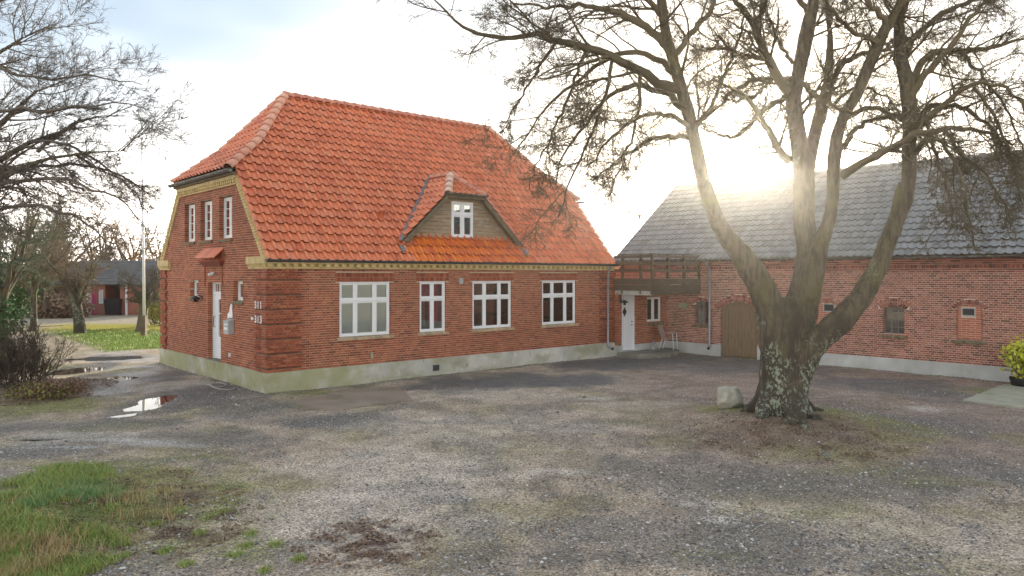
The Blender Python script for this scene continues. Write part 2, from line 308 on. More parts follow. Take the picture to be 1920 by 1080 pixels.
# ------------------------------------------------------------------ frames of the buildings
TH = .7187; HO = (-6.2145, 19.0306); HL = 13.2458; HW = 8.6678
TB = math.atan2(-.7346, .6785); BO = (10.1207, 25.0286)
def h_w(x, y, z=0): c, s = math.cos(TH), math.sin(TH); return (HO[0]+c*x-s*y, HO[1]+s*x+c*y, z)
def b_w(x, y, z=0): c, s = math.cos(TB), math.sin(TB); return (BO[0]+c*x-s*y, BO[1]+s*x+c*y, z)
def h_front(u, d=0):
    c, s = math.cos(TH), math.sin(TH); r = (u-960)/F; X0, Y0, _ = h_w(0, d); return (r*Y0-X0)/(c-r*s)
def b_front(u, v=None, d=0):
    c, s = math.cos(TB), math.sin(TB); r = (u-960)/F; X0, Y0, _ = b_w(0, d); q = (r*Y0-X0)/(c-r*s); Y = Y0+s*q
    return q if v is None else (q, CH-(v-V0)*Y/F)

# ------------------------------------------------------------------ ground
def blob(X, Y, u, v, ru, rv, soft=.55, s=0, jag=.55, sc=1.3):
    cx, cy = ground(u, v); rx = ru*cy/F; ry = rv*cy*cy/(CH*F)
    d = np.hypot((X-cx)/rx, (Y-cy)/ry)
    d = d+(fbm(X*sc, Y*sc, 4, s)-.5)*jag*2
    return 1-sstep(d, 1-soft, 1+soft*.5)
TREE = (5.35, 15.0)
PUD = [(298,745,28,8),(265,760,34,9),(232,776,26,5),(150,691,34,8),(205,671,52,4),(78,822,46,2.6),(225,706,36,3.5)]
def height(X, Y):
    d = np.hypot((X-TREE[0])/1.15, Y-TREE[1]); h = .24*(1-sstep(d, .6, 2.9))
    h = h+(fbm(X*.35, Y*.35, 3, 5)-.5)*.07*sstep(Y, 3, 8)+(fbm(X*1.6, Y*1.6, 3, 8)-.5)*.03
    # long wheel ruts of the track on the left, and the bank under the shrub
    sx, sy = ground(60, 728); h = h+.16*(1-sstep(np.hypot((X-sx)/3.0, (Y-sy)/2.2), .3, 1))
    for i, (u, v, ru, rv) in enumerate(PUD): h = h-.085*blob(X, Y, u, v, ru*1.25, rv*1.3, .7, 30+i, .4, 2.2)
    gx, gy = ground(90, 960); h = h+.22*(1-sstep(np.hypot((X-gx+1.2)/3.2, (Y-gy)/3.2), .25, 1))
    # keep it below the walls' feet
    return h
def lines(a0, a1, st, far, g=1.16):
    mid = list(np.arange(a0, a1+1e-6, st)); s = st; p = mid[-1]; up = []
    while p < far: s *= g; p += s; up.append(p)
    return mid, up
ym, yu = lines(5.0, 26.0, .105, 4200, 1.11); yd = [4.8,4.4,3.8,3,2,0,-3,-8,-18,-40,-120]
ys = np.array(yd[::-1]+ym+yu)
xm, xu = lines(-15, 15, .115, 4200, 1.13); xs = np.array([-q for q in xu][::-1]+xm+xu)
X, Y = np.meshgrid(xs, ys); Z = height(X, Y)
far = sstep(np.hypot(X, Y), 60, 200); Z = Z*(1-far)
base = np.stack([np.full_like(X, c) for c in (.45,.36,.27)], -1)
wet = np.zeros_like(X)+.15
def zone(mask, c, a=1.0, wt=None):
    global base, wet
    k = (mask*a)[..., None]; base = base*(1-k)+np.array(c)*k
    if wt is not None: wet = wet*(1-mask*a)+wt*mask*a
pn = sstep(fbm(X*.5, Y*.5, 4, 40), .42, .62); zone(pn, (.42,.33,.24), .7)
pn = sstep(fbm(X*.8, Y*.8, 4, 50), .5, .62); zone(pn, (.27,.235,.12), .55)
pn = sstep(fbm(X*1.4, Y*1.1, 4, 60), .5, .66); zone(pn, (.20,.17,.13), .6)
DARK = (.125,.117,.108); PURP = (.25,.175,.145); SAND = (.55,.48,.40); MOSS = (.24,.23,.08); SOIL = (.085,.042,.028); LIT = (.17,.115,.075)
zr = sstep(X, 1.5, 4.5)*sstep(Y, 10, 13)*(1-sstep(Y, 26, 30)); zone(zr, PURP, .6)
for i, (u, v, ru, rv, a) in enumerate([(980,712,200,15,.95),(1120,684,120,14,.95),(860,724,110,14,.85),(640,790,120,16,.8),(400,735,110,28,.85),(330,700,60,18,.8),(480,770,90,22,.6),
        (150,800,230,14,.7),(60,845,120,16,.7),(380,820,160,20,.55),(1240,672,120,10,.9),(1400,690,170,16,.8),(1650,722,170,16,.8),(1790,745,90,14,.6),(1300,895,230,40,.45),(1600,905,300,40,.45),
        (1300,1000,260,50,.35),(1500,1040,260,40,.3),(1080,990,120,26,.35),(840,935,60,10,.8),(1750,800,150,24,.55),(1850,880,120,30,.6),(1120,860,110,22,.35),(1020,1040,160,24,.3)]):
    zone(blob(X, Y, u, v, ru, rv, .5, 60+i, .5), DARK, a, .45)
for i, (u, v, ru, rv, a) in enumerate([(1315,945,60,10,.9),(1350,974,36,8,.9),(1060,884,80,9,.7),(1122,746,36,5,.85),(1735,768,50,6,.7),(1250,925,60,16,.35),(900,800,260,34,.45),(760,880,260,50,.55),(700,960,260,60,.45),(1720,1000,220,50,.35),(950,740,160,14,.3),
        (1180,760,100,10,.35),(1500,960,150,20,.3)]):
    zone(blob(X, Y, u, v, ru, rv, .6, 90+i, .6), SAND, a)
for i, (u, v, ru, rv, a) in enumerate([(180,735,110,12,.75),(215,662,60,6,.6),(270,690,80,8,.7),(210,722,60,14,.75),(290,832,80,6,.75),(130,818,120,5,.6),(70,830,80,5,.5),(330,722,70,10,.5),(240,676,80,5,.8),(300,668,60,6,.6),(230,672,70,6,.9),(190,712,50,7,.9),(250,700,40,6,.8),(160,826,110,3.5,.95),(100,838,90,3,.9),(330,836,60,5,.8)]):
    zone(blob(X, Y, u, v, ru, rv, .6, 120+i, .6), (.36,.33,.29), a, .75)
for i, (u, v, ru, rv, a) in enumerate([(60,765,130,26,.8),(200,800,120,10,.3),(260,900,140,34,.8),(400,930,110,40,.7),(330,1010,160,50,.55),(200,960,120,60,.6),(470,1030,60,26,.6),(1640,800,110,20,.7),(1370,780,70,16,.7),(1560,850,160,16,.5),(1690,830,80,16,.6),(1560,676,60,6,.8),(1500,790,60,10,.6),
        (1850,735,60,8,.6),(590,735,60,5,.7),(250,692,40,4,.5),(1430,672,50,5,.6),(1640,880,120,12,.5),(340,850,100,14,.3),(560,905,60,12,.35),(90,690,60,6,.5),(380,855,80,8,.4),(1890,820,60,10,.4),(1750,900,90,14,.45),(1250,830,80,12,.35),(1180,790,60,8,.3),(1560,960,90,14,.35),(1350,1040,80,16,.35),(1100,940,80,10,.3),(1820,960,70,20,.35)]):
    zone(blob(X, Y, u, v, ru, rv, .6, 150+i, .75, 2.2), MOSS, a, .1)
for i, (u, v, ru, rv, a) in enumerate([(690,1010,100,38,1),(640,1045,90,30,.8),(760,1055,60,30,.8)]):
    m_ = blob(X, Y, u, v, ru, rv, .6, 190+i, .5)*sstep(fbm(X*5.2, Y*5.2, 4, 195), .42, .58); zone(m_, SOIL, a, .5)
zone(blob(X, Y, 300, 980, 170, 80, .6, 197, .8)*sstep(fbm(X*2.6, Y*2.6, 4, 198), .46, .58), (.08,.05,.03), .9, .4)
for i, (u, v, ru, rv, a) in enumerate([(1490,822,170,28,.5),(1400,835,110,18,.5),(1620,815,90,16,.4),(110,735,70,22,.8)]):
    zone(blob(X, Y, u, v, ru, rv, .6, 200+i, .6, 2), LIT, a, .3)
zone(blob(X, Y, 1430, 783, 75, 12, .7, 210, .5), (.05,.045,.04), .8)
# lower left bank carries grass, soil under it is green-brown
zone(blob(X, Y, 60, 990, 190, 105, .5, 220, .4), (.13,.15,.04), .9, .1)
for i, (u, v, ru, rv) in enumerate(PUD): zone(blob(X, Y, u, v, ru*1.5, rv*1.6, .6, 30+i, .4, 2.2), (.10,.085,.065), .8, .9)
# lawn + leaf strip + road further left/back, fields far off
lx = X; ly = Y
jit = (fbm(X*.7, Y*.7, 3, 9)-.5)*1.1
lawnm = sstep(((X+23.6)*9.7+(Y-38.4)*7.9)/12.5+jit, 0, .5)*sstep(Y-28.9-np.minimum((X+15.7)*1.2, 3)+jit*.7, 0, .5)*(1-sstep(Y, 44.5, 46))*(1-sstep(X, -6, -4))
zone(lawnm, (.16,.28,.02), .95, 0)
zone(lawnm*sstep(Y, 38.5, 41.5), (.42,.30,.05), .65, 0)
zone(sstep(Y, 46, 47)*(1-sstep(Y, 59, 61))*(1-sstep(X, -2, 2)), (.36,.31,.23), .85, .1)
zone(sstep(Y, 70, 90)+0*X, (.10,.13,.05), .9, 0)
nv = X.size; V = np.stack([X.ravel(), Y.ravel(), Z.ravel()], -1); r_, c_ = X.shape
idx = np.arange(nv).reshape(r_, c_); Q = np.stack([idx[:-1,:-1], idx[:-1,1:], idx[1:,1:], idx[1:,:-1]], -1).reshape(-1, 4)
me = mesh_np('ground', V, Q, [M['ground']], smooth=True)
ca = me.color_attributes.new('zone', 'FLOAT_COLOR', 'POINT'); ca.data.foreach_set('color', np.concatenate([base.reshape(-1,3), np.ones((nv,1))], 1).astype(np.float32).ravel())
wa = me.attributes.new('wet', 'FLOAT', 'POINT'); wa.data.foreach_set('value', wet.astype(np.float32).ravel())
tag(link('ground', me), kind='structure')
def gz(x, y): return float(height(np.array([x]), np.array([y]))[0])

# puddles: still water lying in the hollows
for i, (u, v, ru, rv) in enumerate(PUD):
    if i in (1, 2): continue
    cx, cy = ground(u, v)
    hx, hy = (ru*cy/F*1.5, rv*cy*cy/(CH*F)*1.6)
    if i == 0:      # the long diagonal one is a single puddle over three hollows
        x1, y1 = ground(228, 779); cx, cy = (cx+x1)/2, (cy+y1)/2; hx, hy = 1.3, 1.9
    zl = min(gz(cx+a*hx*.9, cy+b_*hy*.9) for a in (-1,1) for b_ in (-1,1))
    zc = min(gz(cx+a*hx*.3, cy+b_*hy*.3) for a in (-1,0,1) for b_ in (-1,0,1))
    lev = zc+.05 if i != 0 else zc+.042
    mb = MB(); n = 28
    mb.poly([(cx+hx*math.cos(2*math.pi*k/n), cy+hy*math.sin(2*math.pi*k/n), lev) for k in range(n)], [tuple(range(n))])
    tag(mb.build('puddle', [M['water']]), kind='structure')

# ------------------------------------------------------------------ brickwork
CO = .063; BH = .051; JT = .012; BL = .235; HD = .1175
def _brick_mesh(name, l, m):
    mb = MB(); mb.box(0, l, 0, .12, 0, BH); return mb.mesh(name, m)
BRICKM = {}
def holes_minus(spans, holes):
    for h0, h1 in holes:
        o = []
        for a, b_ in spans:
            if h1 <= a or h0 >= b_: o.append((a, b_)); continue
            if h0 > a: o.append((a, h0))
            if h1 < b_: o.append((h1, b_))
        spans = o
    return [q for q in spans if q[1]-q[0] > .01]
def brick_wall(owner, wall, fn, z0, rows, extent, openings, key, mats, to_world, budget, off=None, thick=.26, clip=()):
    """courses of bricks with real joints; extent(z)->(a,b); openings: list of fn(z)->(a,b)|None. The bricks nearest the camera are objects."""
    brick_m, mortar_m = mats
    back = MB(fn); cand = []; loose = MB(fn); shaded = MB(fn)
    for r in range(rows):
        z = z0+r*CO; zc = z+CO/2; e = extent(zc)
        if e is None: continue
        hs = [h for h in (o(zc) for o in openings) if h]
        spans = holes_minus([e], hs)
        for a, b_ in spans: back.box(a+.014, b_-.014, .007, thick, z, z+CO)
        spans = holes_minus(spans, [h for h in (o(zc) for o in clip) if h])
        for a, b_ in spans:
            head = r % 2; L_ = HD if head else BL
            ph = (.0 if head else (BL/4 if (r//2) % 2 else -BL/4))
            k = math.floor((a-ph)/L_); x = ph+k*L_
            while x < b_-.002:
                x0 = max(x, a); x1 = min(x+L_-JT, b_)
                if b_-x1 < .03: x1 = b_
                if x1-x0 > .006:
                    y = off(x0, r) if off else 0.0
                    if y is not None:
                        y += random.uniform(-.0025, .0025)
                        full = abs((x1-x0)-(L_-JT)) < 1e-4 and not off
                        full = abs((x1-x0)-(L_-JT)) < 1e-4
                        if off and r % 6 == 1 and off(x0, r) == .004: shaded.box(x0, min(x+L_, b_), y, .12, z, z+CO); x += L_; continue
                        cand.append((x0, x1, y, z+JT/2, head, full))
                x += L_
    cam_ = Vector((0,0,CH)); pts = [Vector(to_world(*fn(c[0], 0, c[3]))) for c in cand]
    def vis(p): return p.y > 1 and abs(p.x/p.y) < .68 and -.45 < (p.z-CH)/p.y < .37
    order = sorted((i for i in range(len(cand)) if cand[i][5] and vis(pts[i])), key=lambda i: (pts[i]-cam_).length)[:budget]
    chosen = set(order)
    for i in order:
        x0, x1, y, z, head, _ = cand[i]
        kk = (key, head)
        if kk not in BRICKM:
            mb = MB(fn); mb.box(0, x1-x0, 0, .12, 0, BH); BRICKM[kk] = mb.mesh('brick', brick_m)
        o = link('brick', BRICKM[kk], wall); o.location = fn(x0, y, z)
    for i, (x0, x1, y, z, head, _) in enumerate(cand):
        if i not in chosen: loose.box(x0, x1, y, .12, z, z+BH)
    bo = back.mesh('wall', mortar_m)
    tag(loose.build('brickwork', brick_m, wall), kind='stuff')
    if shaded.v: tag(shaded.build('quoin_groove', M['brickshade'], wall), kind='stuff')
    return bo
def F0(s, d, z): return (s, d, z)
def FG(s, d, z): return (d, s, z)      # the gable end: s runs along y, depth along x

# ------------------------------------------------------------------ farmhouse
house = tag(empty('farmhouse', (*HO, 0), TH), 'red brick farmhouse with half-hipped orange-red tiled roof and a boarded dormer', 'house')
PZ = .503
mb = MB(); mb.box(-.075, HL+.07, -.075, .25, -.35, PZ); mb.box(-.075, .25, .25, HW+.03, -.35, PZ); mb.box(HL-.25, HL+.03, .25, HW+.03, -.35, PZ); mb.box(.25, HL-.25, HW-.25, HW+.03, -.35, PZ)
bevel(mb.build('plinth', M['plinth'], house), .012)
WZ0, WZ1 = 1.30, 2.806
fw = [(h_front(636.5), h_front(731.5), 3), (h_front(787), h_front(835.5), 2), (h_front(886), h_front(959), 3), (h_front(1016.5), h_front(1079.5), 3)]
ops = [(lambda z, a=a, b_=b_: (a, b_) if WZ0-.01 < z < WZ1+.005 else None) for a, b_, n in fw]
# soldier courses over the windows take the place of the normal courses
SOL = [(a-.12, b_+.12) for a, b_, n in fw]
def offq(x, r, L_=HL):
    q = x < .83 or x > L_-.83
    if q: return .004 if r % 6 == 1 else -.06
    return 0.0
def offg(x, r):
    if (x < .62 or x > HW-.62) and r < 42: return .004 if r % 6 == 1 else -.06
    return 0.0
wf_mesh = link('wall', None, None) if False else None
wallF = link('wall', bpy.data.meshes.new('wall'), house)
wallF.data = brick_wall(house, wallF, F0, PZ, 42, lambda z: (0.0, HL) if int((z-PZ)/CO) % 6 == 1 else (-.057, HL+.057), ops, 'hf', (M['brick'], M['mortar']), h_w, 170, offq, clip=[(lambda z, q=q: q if WZ1-.03 < z < 3.06 else None) for q in SOL])
sb = MB()
for a, b_ in SOL:
    n = int((b_-a)/.0625); st = (b_-a)/n
    for i in range(n):
        for z_, hh_ in ((WZ1+.004, .117), (WZ1+.127, .117)):
            sb.box(a+i*st+.004, a+(i+1)*st-.004, -.004+random.uniform(-.003,.003), .12, z_, z_+hh_)
tag(sb.build('soldier_course', M['brick'], wallF), kind='stuff')
# gable wall
def zroof(b_): return 3.5+1.2*min(b_, HW-b_)
gdoor = (3.20, 4.23, .50, 2.80)
gops = [(lambda z, q=q: (q[0], q[1]) if q[2]-.01 < z < q[3] else None) for q in
        [gdoor, (1.585,2.25,2.29,2.83), (5.08,5.80,2.29,2.83), (2.35,3.32,4.03,5.20), (3.90,4.87,4.03,5.20), (5.38,6.32,4.03,5.20)]]
def gext(z):
    if z < 3.3: return (0.0, HW)
    m = (z-3.5)/1.2+.10
    return (max(m, .0), HW-max(m, .0)) if z < 5.72 else None
wallG = link('wall', bpy.data.meshes.new('wall'), house)
wallG.data = brick_wall(house, wallG, FG, PZ, 83, gext, gops, 'hg', (M['brick'], M['mortar']), h_w, 130, offg)
# rear and right walls: plain masonry, never in view
mb = MB(); mb.box(HL-.25, HL-.004, .26, HW, PZ, 3.2); mb.box(.26, HL-.25, HW-.25, HW, PZ, 3.2)
mb.prism([(.3,3.2),(HW-.3,3.2),(HW-2.1,5.6),(2.1,5.6)], HL-.25, HL-.004, 'x')
mb.build('wall', M['brick'], house)
# inner floor and partitions: dim rooms behind the glass
mb = MB(); mb.box(.3, HL-.3, .3, HW-.3, .45, .5); mb.box(.3, HL-.3, 4.2, 4.3, .5, 3.1); mb.box(.3, HL-.3, .3, HW-.3, 3.12, 3.16)
for x in (1.6, 5.0, 7.2, 9.9): mb.box(x-.04, x+.04, .3, 4.2, .5, 3.12)
mb.build('interior', M['room'], house)

# yellow cornice with dentils: along the front, and returned as shoulders on the gable
def cornice(owner):
    mb = MB()
    mb.box(-.05, HL+.05, -.06, .02, 3.155, 3.205)
    mb.box(-.05, HL+.05, -.008, .02, 3.205, 3.285)
    mb.box(-.08, HL+.08, -.13, .02, 3.285, 3.36)
    mb.box(-.07, -.0005, -.02, 1.05, 3.155, 3.205); mb.box(-.05, -.0005, -.02, 1.05, 3.205, 3.285); mb.box(-.12, -.0005, -.12, 1.08, 3.285, 3.47)
    mb.box(-.07, -.0005, HW-1.0, HW+.02, 3.155, 3.205); mb.box(-.05, -.0005, HW-1.0, HW+.02, 3.205, 3.285); mb.box(-.12, -.0005, HW-1.03, HW+.12, 3.285, 3.47)
    mb.box(-.06, -.0005, 1.95, HW-1.95, 5.47, 5.52); mb.box(-.006, -.0005, 1.97, HW-1.97, 5.52, 5.62); mb.box(-.12, -.0005, 1.9, HW-1.9, 5.62, 5.72)
    o = mb.build('cornice', M['verge'], owner)
    d = MB()
    x = -.02
    while x < HL: d.box(x, x+.11, -.125, -.004, 3.208, 3.282); x += .2295
    for a, b_ in ((-.05, 1.03), (HW-.98, HW)):
        y = a
        while y < b_: d.box(-.11, -.045, y, y+.055, 3.208, 3.282); y += .122
    y = 2.0
    while y < HW-2.0: d.box(-.105, -.004, y, y+.07, 5.525, 5.617); y += .15
    tag(d.build('dentil_course', M['yellow'], o), kind='stuff')
cornice(house)
# sloping yellow verges beside the gable: bricks stepped along the slope
vb = MB(); vd = MB()
for side in (0, 1):
    for i in range(28):
        z = 3.47+i*.081; b0 = (z-3.5)/1.2
        for (o0, o1, xx, h) in ((.06, .33, -.05, .075), (.12, .20, -.085, .045)):
            a, c = b0+o0-.06, b0+o1
            if side: a, c = HW-c, HW-a
            (vd if h < .05 else vb).box(xx, -.0007, a, c, z, z+(.0809 if h > .05 else .05))
vo_ = vb.build('verge_brickwork', M['verge'], wallG); tag(vo_, kind='stuff'); tag(vd.build('verge_dentil', M['yellow'], wallG), kind='stuff')

# ---- windows
def window(owner, name, fn, a, b_, z0, z1, cols, transom, d=.06, grid=None, sill=None, frame_m='white', fr=.055, label=None, mw=.036, sash=.032, sillproj=.06):
    mb = MB(fn); D0, D1 = d, d+.07
    mb.box(a, b_, D0, D1, z1-fr, z1); mb.box(a, b_, D0, D1, z0, z0+fr); mb.box(a, a+fr, D0, D1, z0+fr, z1-fr); mb.box(b_-fr, b_, D0, D1, z0+fr, z1-fr)
    W_ = b_-a-2*fr; xs_ = [a+fr]; tot = sum(cols)
    for c in cols: xs_.append(xs_[-1]+W_*c/tot)
    for x in xs_[1:-1]: mb.box(x-mw, x+mw, D0+.004, D1-.004, z0+fr, z1-fr)
    zs_ = [z0+fr, z1-fr]
    if transom: zt = z0+(z1-z0)*transom; mb.box(a+fr, b_-fr, D0-.006, D1-.002, zt-.042, zt+.042); zs_ = [z0+fr, zt-.042, zt+.042, z1-fr]
    o = mb.build(name, M[frame_m], owner); bevel(o, .006)
    if label: o['label'] = label
    for i in range(len(cols)):
        xa = xs_[i]+(mw if i else 0); xb = xs_[i+1]-(mw if i < len(cols)-1 else 0)
        for j in range(0, len(zs_), 2):
            za, zb = zs_[j], zs_[j+1]
            sb_ = MB(fn)
            sb_.box(xa+.001, xb-.001, D0+.012, D0+.055, za+.001, za+sash); sb_.box(xa+.001, xb-.001, D0+.012, D0+.055, zb-sash, zb-.001)
            sb_.box(xa+.001, xa+sash, D0+.012, D0+.055, za+sash, zb-sash); sb_.box(xb-sash, xb-.001, D0+.012, D0+.055, za+sash, zb-sash)
            if grid:
                gx_, gz_ = grid
                for k in range(1, gx_): x = xa+(xb-xa)*k/gx_; sb_.box(x-.011, x+.011, D0+.02, D0+.05, za+sash, zb-sash)
                for k in range(1, gz_): z = za+(zb-za)*k/gz_; sb_.box(xa+sash, xb-sash, D0+.0205, D0+.0495, z-.011, z+.011)
            sb_.build('sash', M[frame_m], o)
            pb = MB(fn); pb.box(xa+sash-.004, xb-sash+.004, D0+.031, D0+.035, za+sash-.004, zb-sash+.004); pb.build('pane', M['glass'], o)
    if sill:
        s0, s1, sz0, sz1 = sill; n = max(2, int((s1-s0)/.12)); st = (s1-s0)/n; q = MB(fn)
        for i in range(n):
            dz = random.uniform(-.004, .004)
            x0, x1 = s0+i*st+.002, s0+(i+1)*st-.002
            q.poly([(x0,-sillproj,sz0),(x1,-sillproj,sz0),(x1,d+.02,sz0+.01),(x0,d+.02,sz0+.01),(x0,-sillproj,sz1-.03+dz),(x1,-sillproj,sz1-.03+dz),(x1,d+.02,sz1+dz),(x0,d+.02,sz1+dz)],
               [(0,3,2,1),(4,5,6,7),(0,1,5,4),(1,2,6,5),(2,3,7,6),(3,0,4,7)])
        q.build('sill', M['sillold' if fn is FG or owner is not house else 'sill'], o)
    return o
for i, (a, b_, n) in enumerate(fw):
    cols = (1, 1.36, .95) if n == 3 else (1, 1)
    window(house, 'window', F0, a, b_, WZ0, WZ1, cols, .655, .035, sill=(a-.09, b_+.10, 1.205, 1.296))
for q in gops[1:3]: pass
for a, b_ in ((1.585,2.25),(5.08,5.80)):
    window(house, 'window', FG, a, b_, 2.29, 2.83, (1,), None, .13, sill=(a-.05, b_+.05, 2.19, 2.285), sillproj=.05)
for a, b_ in ((2.35,3.32),(3.90,4.87),(5.38,6.32)):
    window(house, 'window', FG, a, b_, 4.03, 5.20, (1,1), None, .13, grid=(1,4), sill=(a-.05, b_+.05, 3.93, 4.025), mw=.035, sash=.045, sillproj=.05)
    q = MB(FG)
    for k in range(14): x = a+.06+k*(b_-a-.12)/14; q.box(x, x+(b_-a)/15, .235+.012*(k % 2), .24+.012*(k % 2), 4.08, 5.15)
    q.build('curtain', M['blind'], house)
# blind, curtains and window-board things
a, b_, _ = fw[0]; mb = MB(); z = 1.36
while z < 2.76: mb.poly([(a+.03,.082,z),(b_-.03,.082,z),(b_-.03,.096,z+.026),(a+.03,.096,z+.026)], [(0,1,2,3)]); z += .027
tag(mb.build('blind_slat', M['blind'], house), kind='stuff', label='closed white slatted blind behind the largest window')
a, b_, _ = fw[1]; mb = MB()
for k in range(16): x = a+.08+k*(b_-a-.25)/16; mb.box(x, x+(b_-a-.25)/15, .16+.02*(k % 2), .165+.02*(k % 2), 2.28 if k < 8 else 1.55, 2.75)
mb.build('curtain', M['maroon'], house)
for i in (1, 2, 3):
    a, b_, _ = fw[i]; mb = MB(); mb.box(a+.02, b_-.02, .14, .30, 1.335, 1.36); mb.build('window_board', M['white'], house)
    mb = MB(); x1 = b_-.09; mb.box(x1-.14, x1+.02, .5, .52, 1.4, 2.75); mb.build('curtain', M['blind'] if i > 1 else M['maroon'], house)
def pot(x, lab):
    o = tag(empty('potted_plant', h_w(x, .22, 1.36), TH), lab, 'plant', 'plants on the window board')
    m_ = MB(); m_.lathe([(0,0),(.05,0),(.068,.14),(.06,.14),(.055,.12),(0,.12)]); m_.build('pot', M['white'], o, True)
    l_ = MB()
    for k in range(14):
        an = random.uniform(0, 6.28); h = random.uniform(.14, .3); rr_ = random.uniform(.03, .1)
        p0 = Vector((0,0,.12)); p1 = Vector((math.cos(an)*rr_, math.sin(an)*rr_, .12+h)); sd = Vector((-math.sin(an), math.cos(an), 0))*.014
        l_.poly([p0, (p0+p1)/2+sd, p1, (p0+p1)/2-sd], [(0,1,2,3)])
    l_.build('foliage', M['plantg'], o)
a, b_, _ = fw[3]
pot(a+.17, 'small potted plant left of the middle pot inside the rightmost front window'); pot(a+.62, 'largest potted plant in the middle of the rightmost front window'); pot(b_-.28, 'potted plant by the curtain inside the rightmost front window')
a, b_, _ = fw[2]
o = tag(empty('table_lamp', h_w(a+.62, .3, 1.36), TH), 'small lamp with clear round shade behind the third front window', 'lamp')
mb = MB(); mb.lathe([(0,0),(.07,0),(.07,.02),(.012,.03),(.012,.12),(0,.12)]); mb.build('base', M['white'], o, True)
mb = MB(); mb.lathe([(.03,.12),(.09,.17),(.11,.24),(.08,.32),(.03,.35)]); mb.build('lamp_shade', M['glass'], o, True)

# gable door with glazed strip, transom light
DD = .14
mb = MB(FG); a, b_ = 3.20, 4.23
mb.box(a, a+.07, DD, DD+.1, .52, 2.80); mb.box(b_-.07, b_, DD, DD+.1, .52, 2.80); mb.box(a+.07, b_-.07, DD, DD+.1, 2.73, 2.80); mb.box(a+.07, b_-.07, DD, DD+.1, 2.42, 2.50)
door = mb.build('door', M['white2'], house); bevel(door, .005)
mb = MB(FG); x0, x1 = a+.075, b_-.075
gx0, gx1 = x0+.14, x1-.32
mb.box(x0, gx0, DD+.02, DD+.07, .54, 2.415); mb.box(gx1, x1, DD+.02, DD+.07, .54, 2.415); mb.box(gx0, gx1, DD+.02, DD+.07, .54, 1.18); mb.box(gx0, gx1, DD+.02, DD+.07, 2.28, 2.415); mb.box(gx0, gx1, DD+.03, DD+.06, 1.85, 1.88)
mb.box(gx0+.03, gx1-.03, DD+.012, DD+.02, .66, 1.10)
mb.build('door_leaf', M['white2'], door)
mb = MB(FG); mb.box(gx0-.003, gx1+.003, DD+.04, DD+.045, 1.18, 2.28); mb.box(a+.07, b_-.07, DD+.04, DD+.045, 2.5, 2.73); mb.build('pane', M['glass'], door)
mb = MB(FG); mb.tube([(x1-.08, DD+.015, 1.45), (x1-.08, DD-.03, 1.47), (x1-.08, DD-.03, 1.75), (x1-.08, DD+.015, 1.77)], .011); mb.build('handle', M['black'], door)
for k in range(3): pass
mb = MB(FG); 
for k in range(4): mb.box(a+.2+k*.18, a+.215+k*.18, DD+.03, DD+.04, 2.5, 2.73)
mb.build('glazing_bar', M['white2'], door)
mb = MB(FG); mb.box(a-.05, b_+.05, -.06, .2, .47, .515); mb.build('threshold', M['stoop'], house)
# recessed-pilaster surround over the door, stepped corbels and tiled hood
hood = link('door_hood', bpy.data.meshes.new('door_hood'), house); mb = MB(FG)
mb.box(3.02, 4.52, -.07, -.001, 3.24, 3.30); mb.box(2.98, 4.56, -.12, -.001, 3.30, 3.38); mb.box(2.96, 4.58, -.17, -.001, 3.38, 3.42)
mb.prism([(2.97, 3.42), (4.57, 3.42), (4.57, 3.68), (2.97, 3.68)], -.04, -.001, 'y')
mb.box(4.44, 4.48, -.028, -.001, 2.65, 3.24); mb.box(3.06, 3.10, -.028, -.001, 2.65, 3.24)
hood.data = mb.mesh('door_hood', M['brick'])
for i in range(8):
    s0 = 2.97+i*.2
    q = MB(FG); pts = []
    for zz, dd_ in ((3.74, -.01), (3.46, -.30)):
        for k in range(7):
            an = math.pi*k/6; pts.append((s0+.1-.1*math.cos(an), dd_-.0, zz+.055*math.sin(an)))
    q.poly(pts, [(k, k+1, 8+k, 7+k) for k in range(6)])
    pts2 = [(p[0], p[1], p[2]-.018) for p in pts]; q.poly(pts2, [(k, 7+k, 8+k, k+1) for k in range(6)])
    q.poly(pts[7:]+pts2[7:], [(k, k+1, 8+k, 7+k) for k in range(6)])
    q.build('tile', M['tile'], hood)
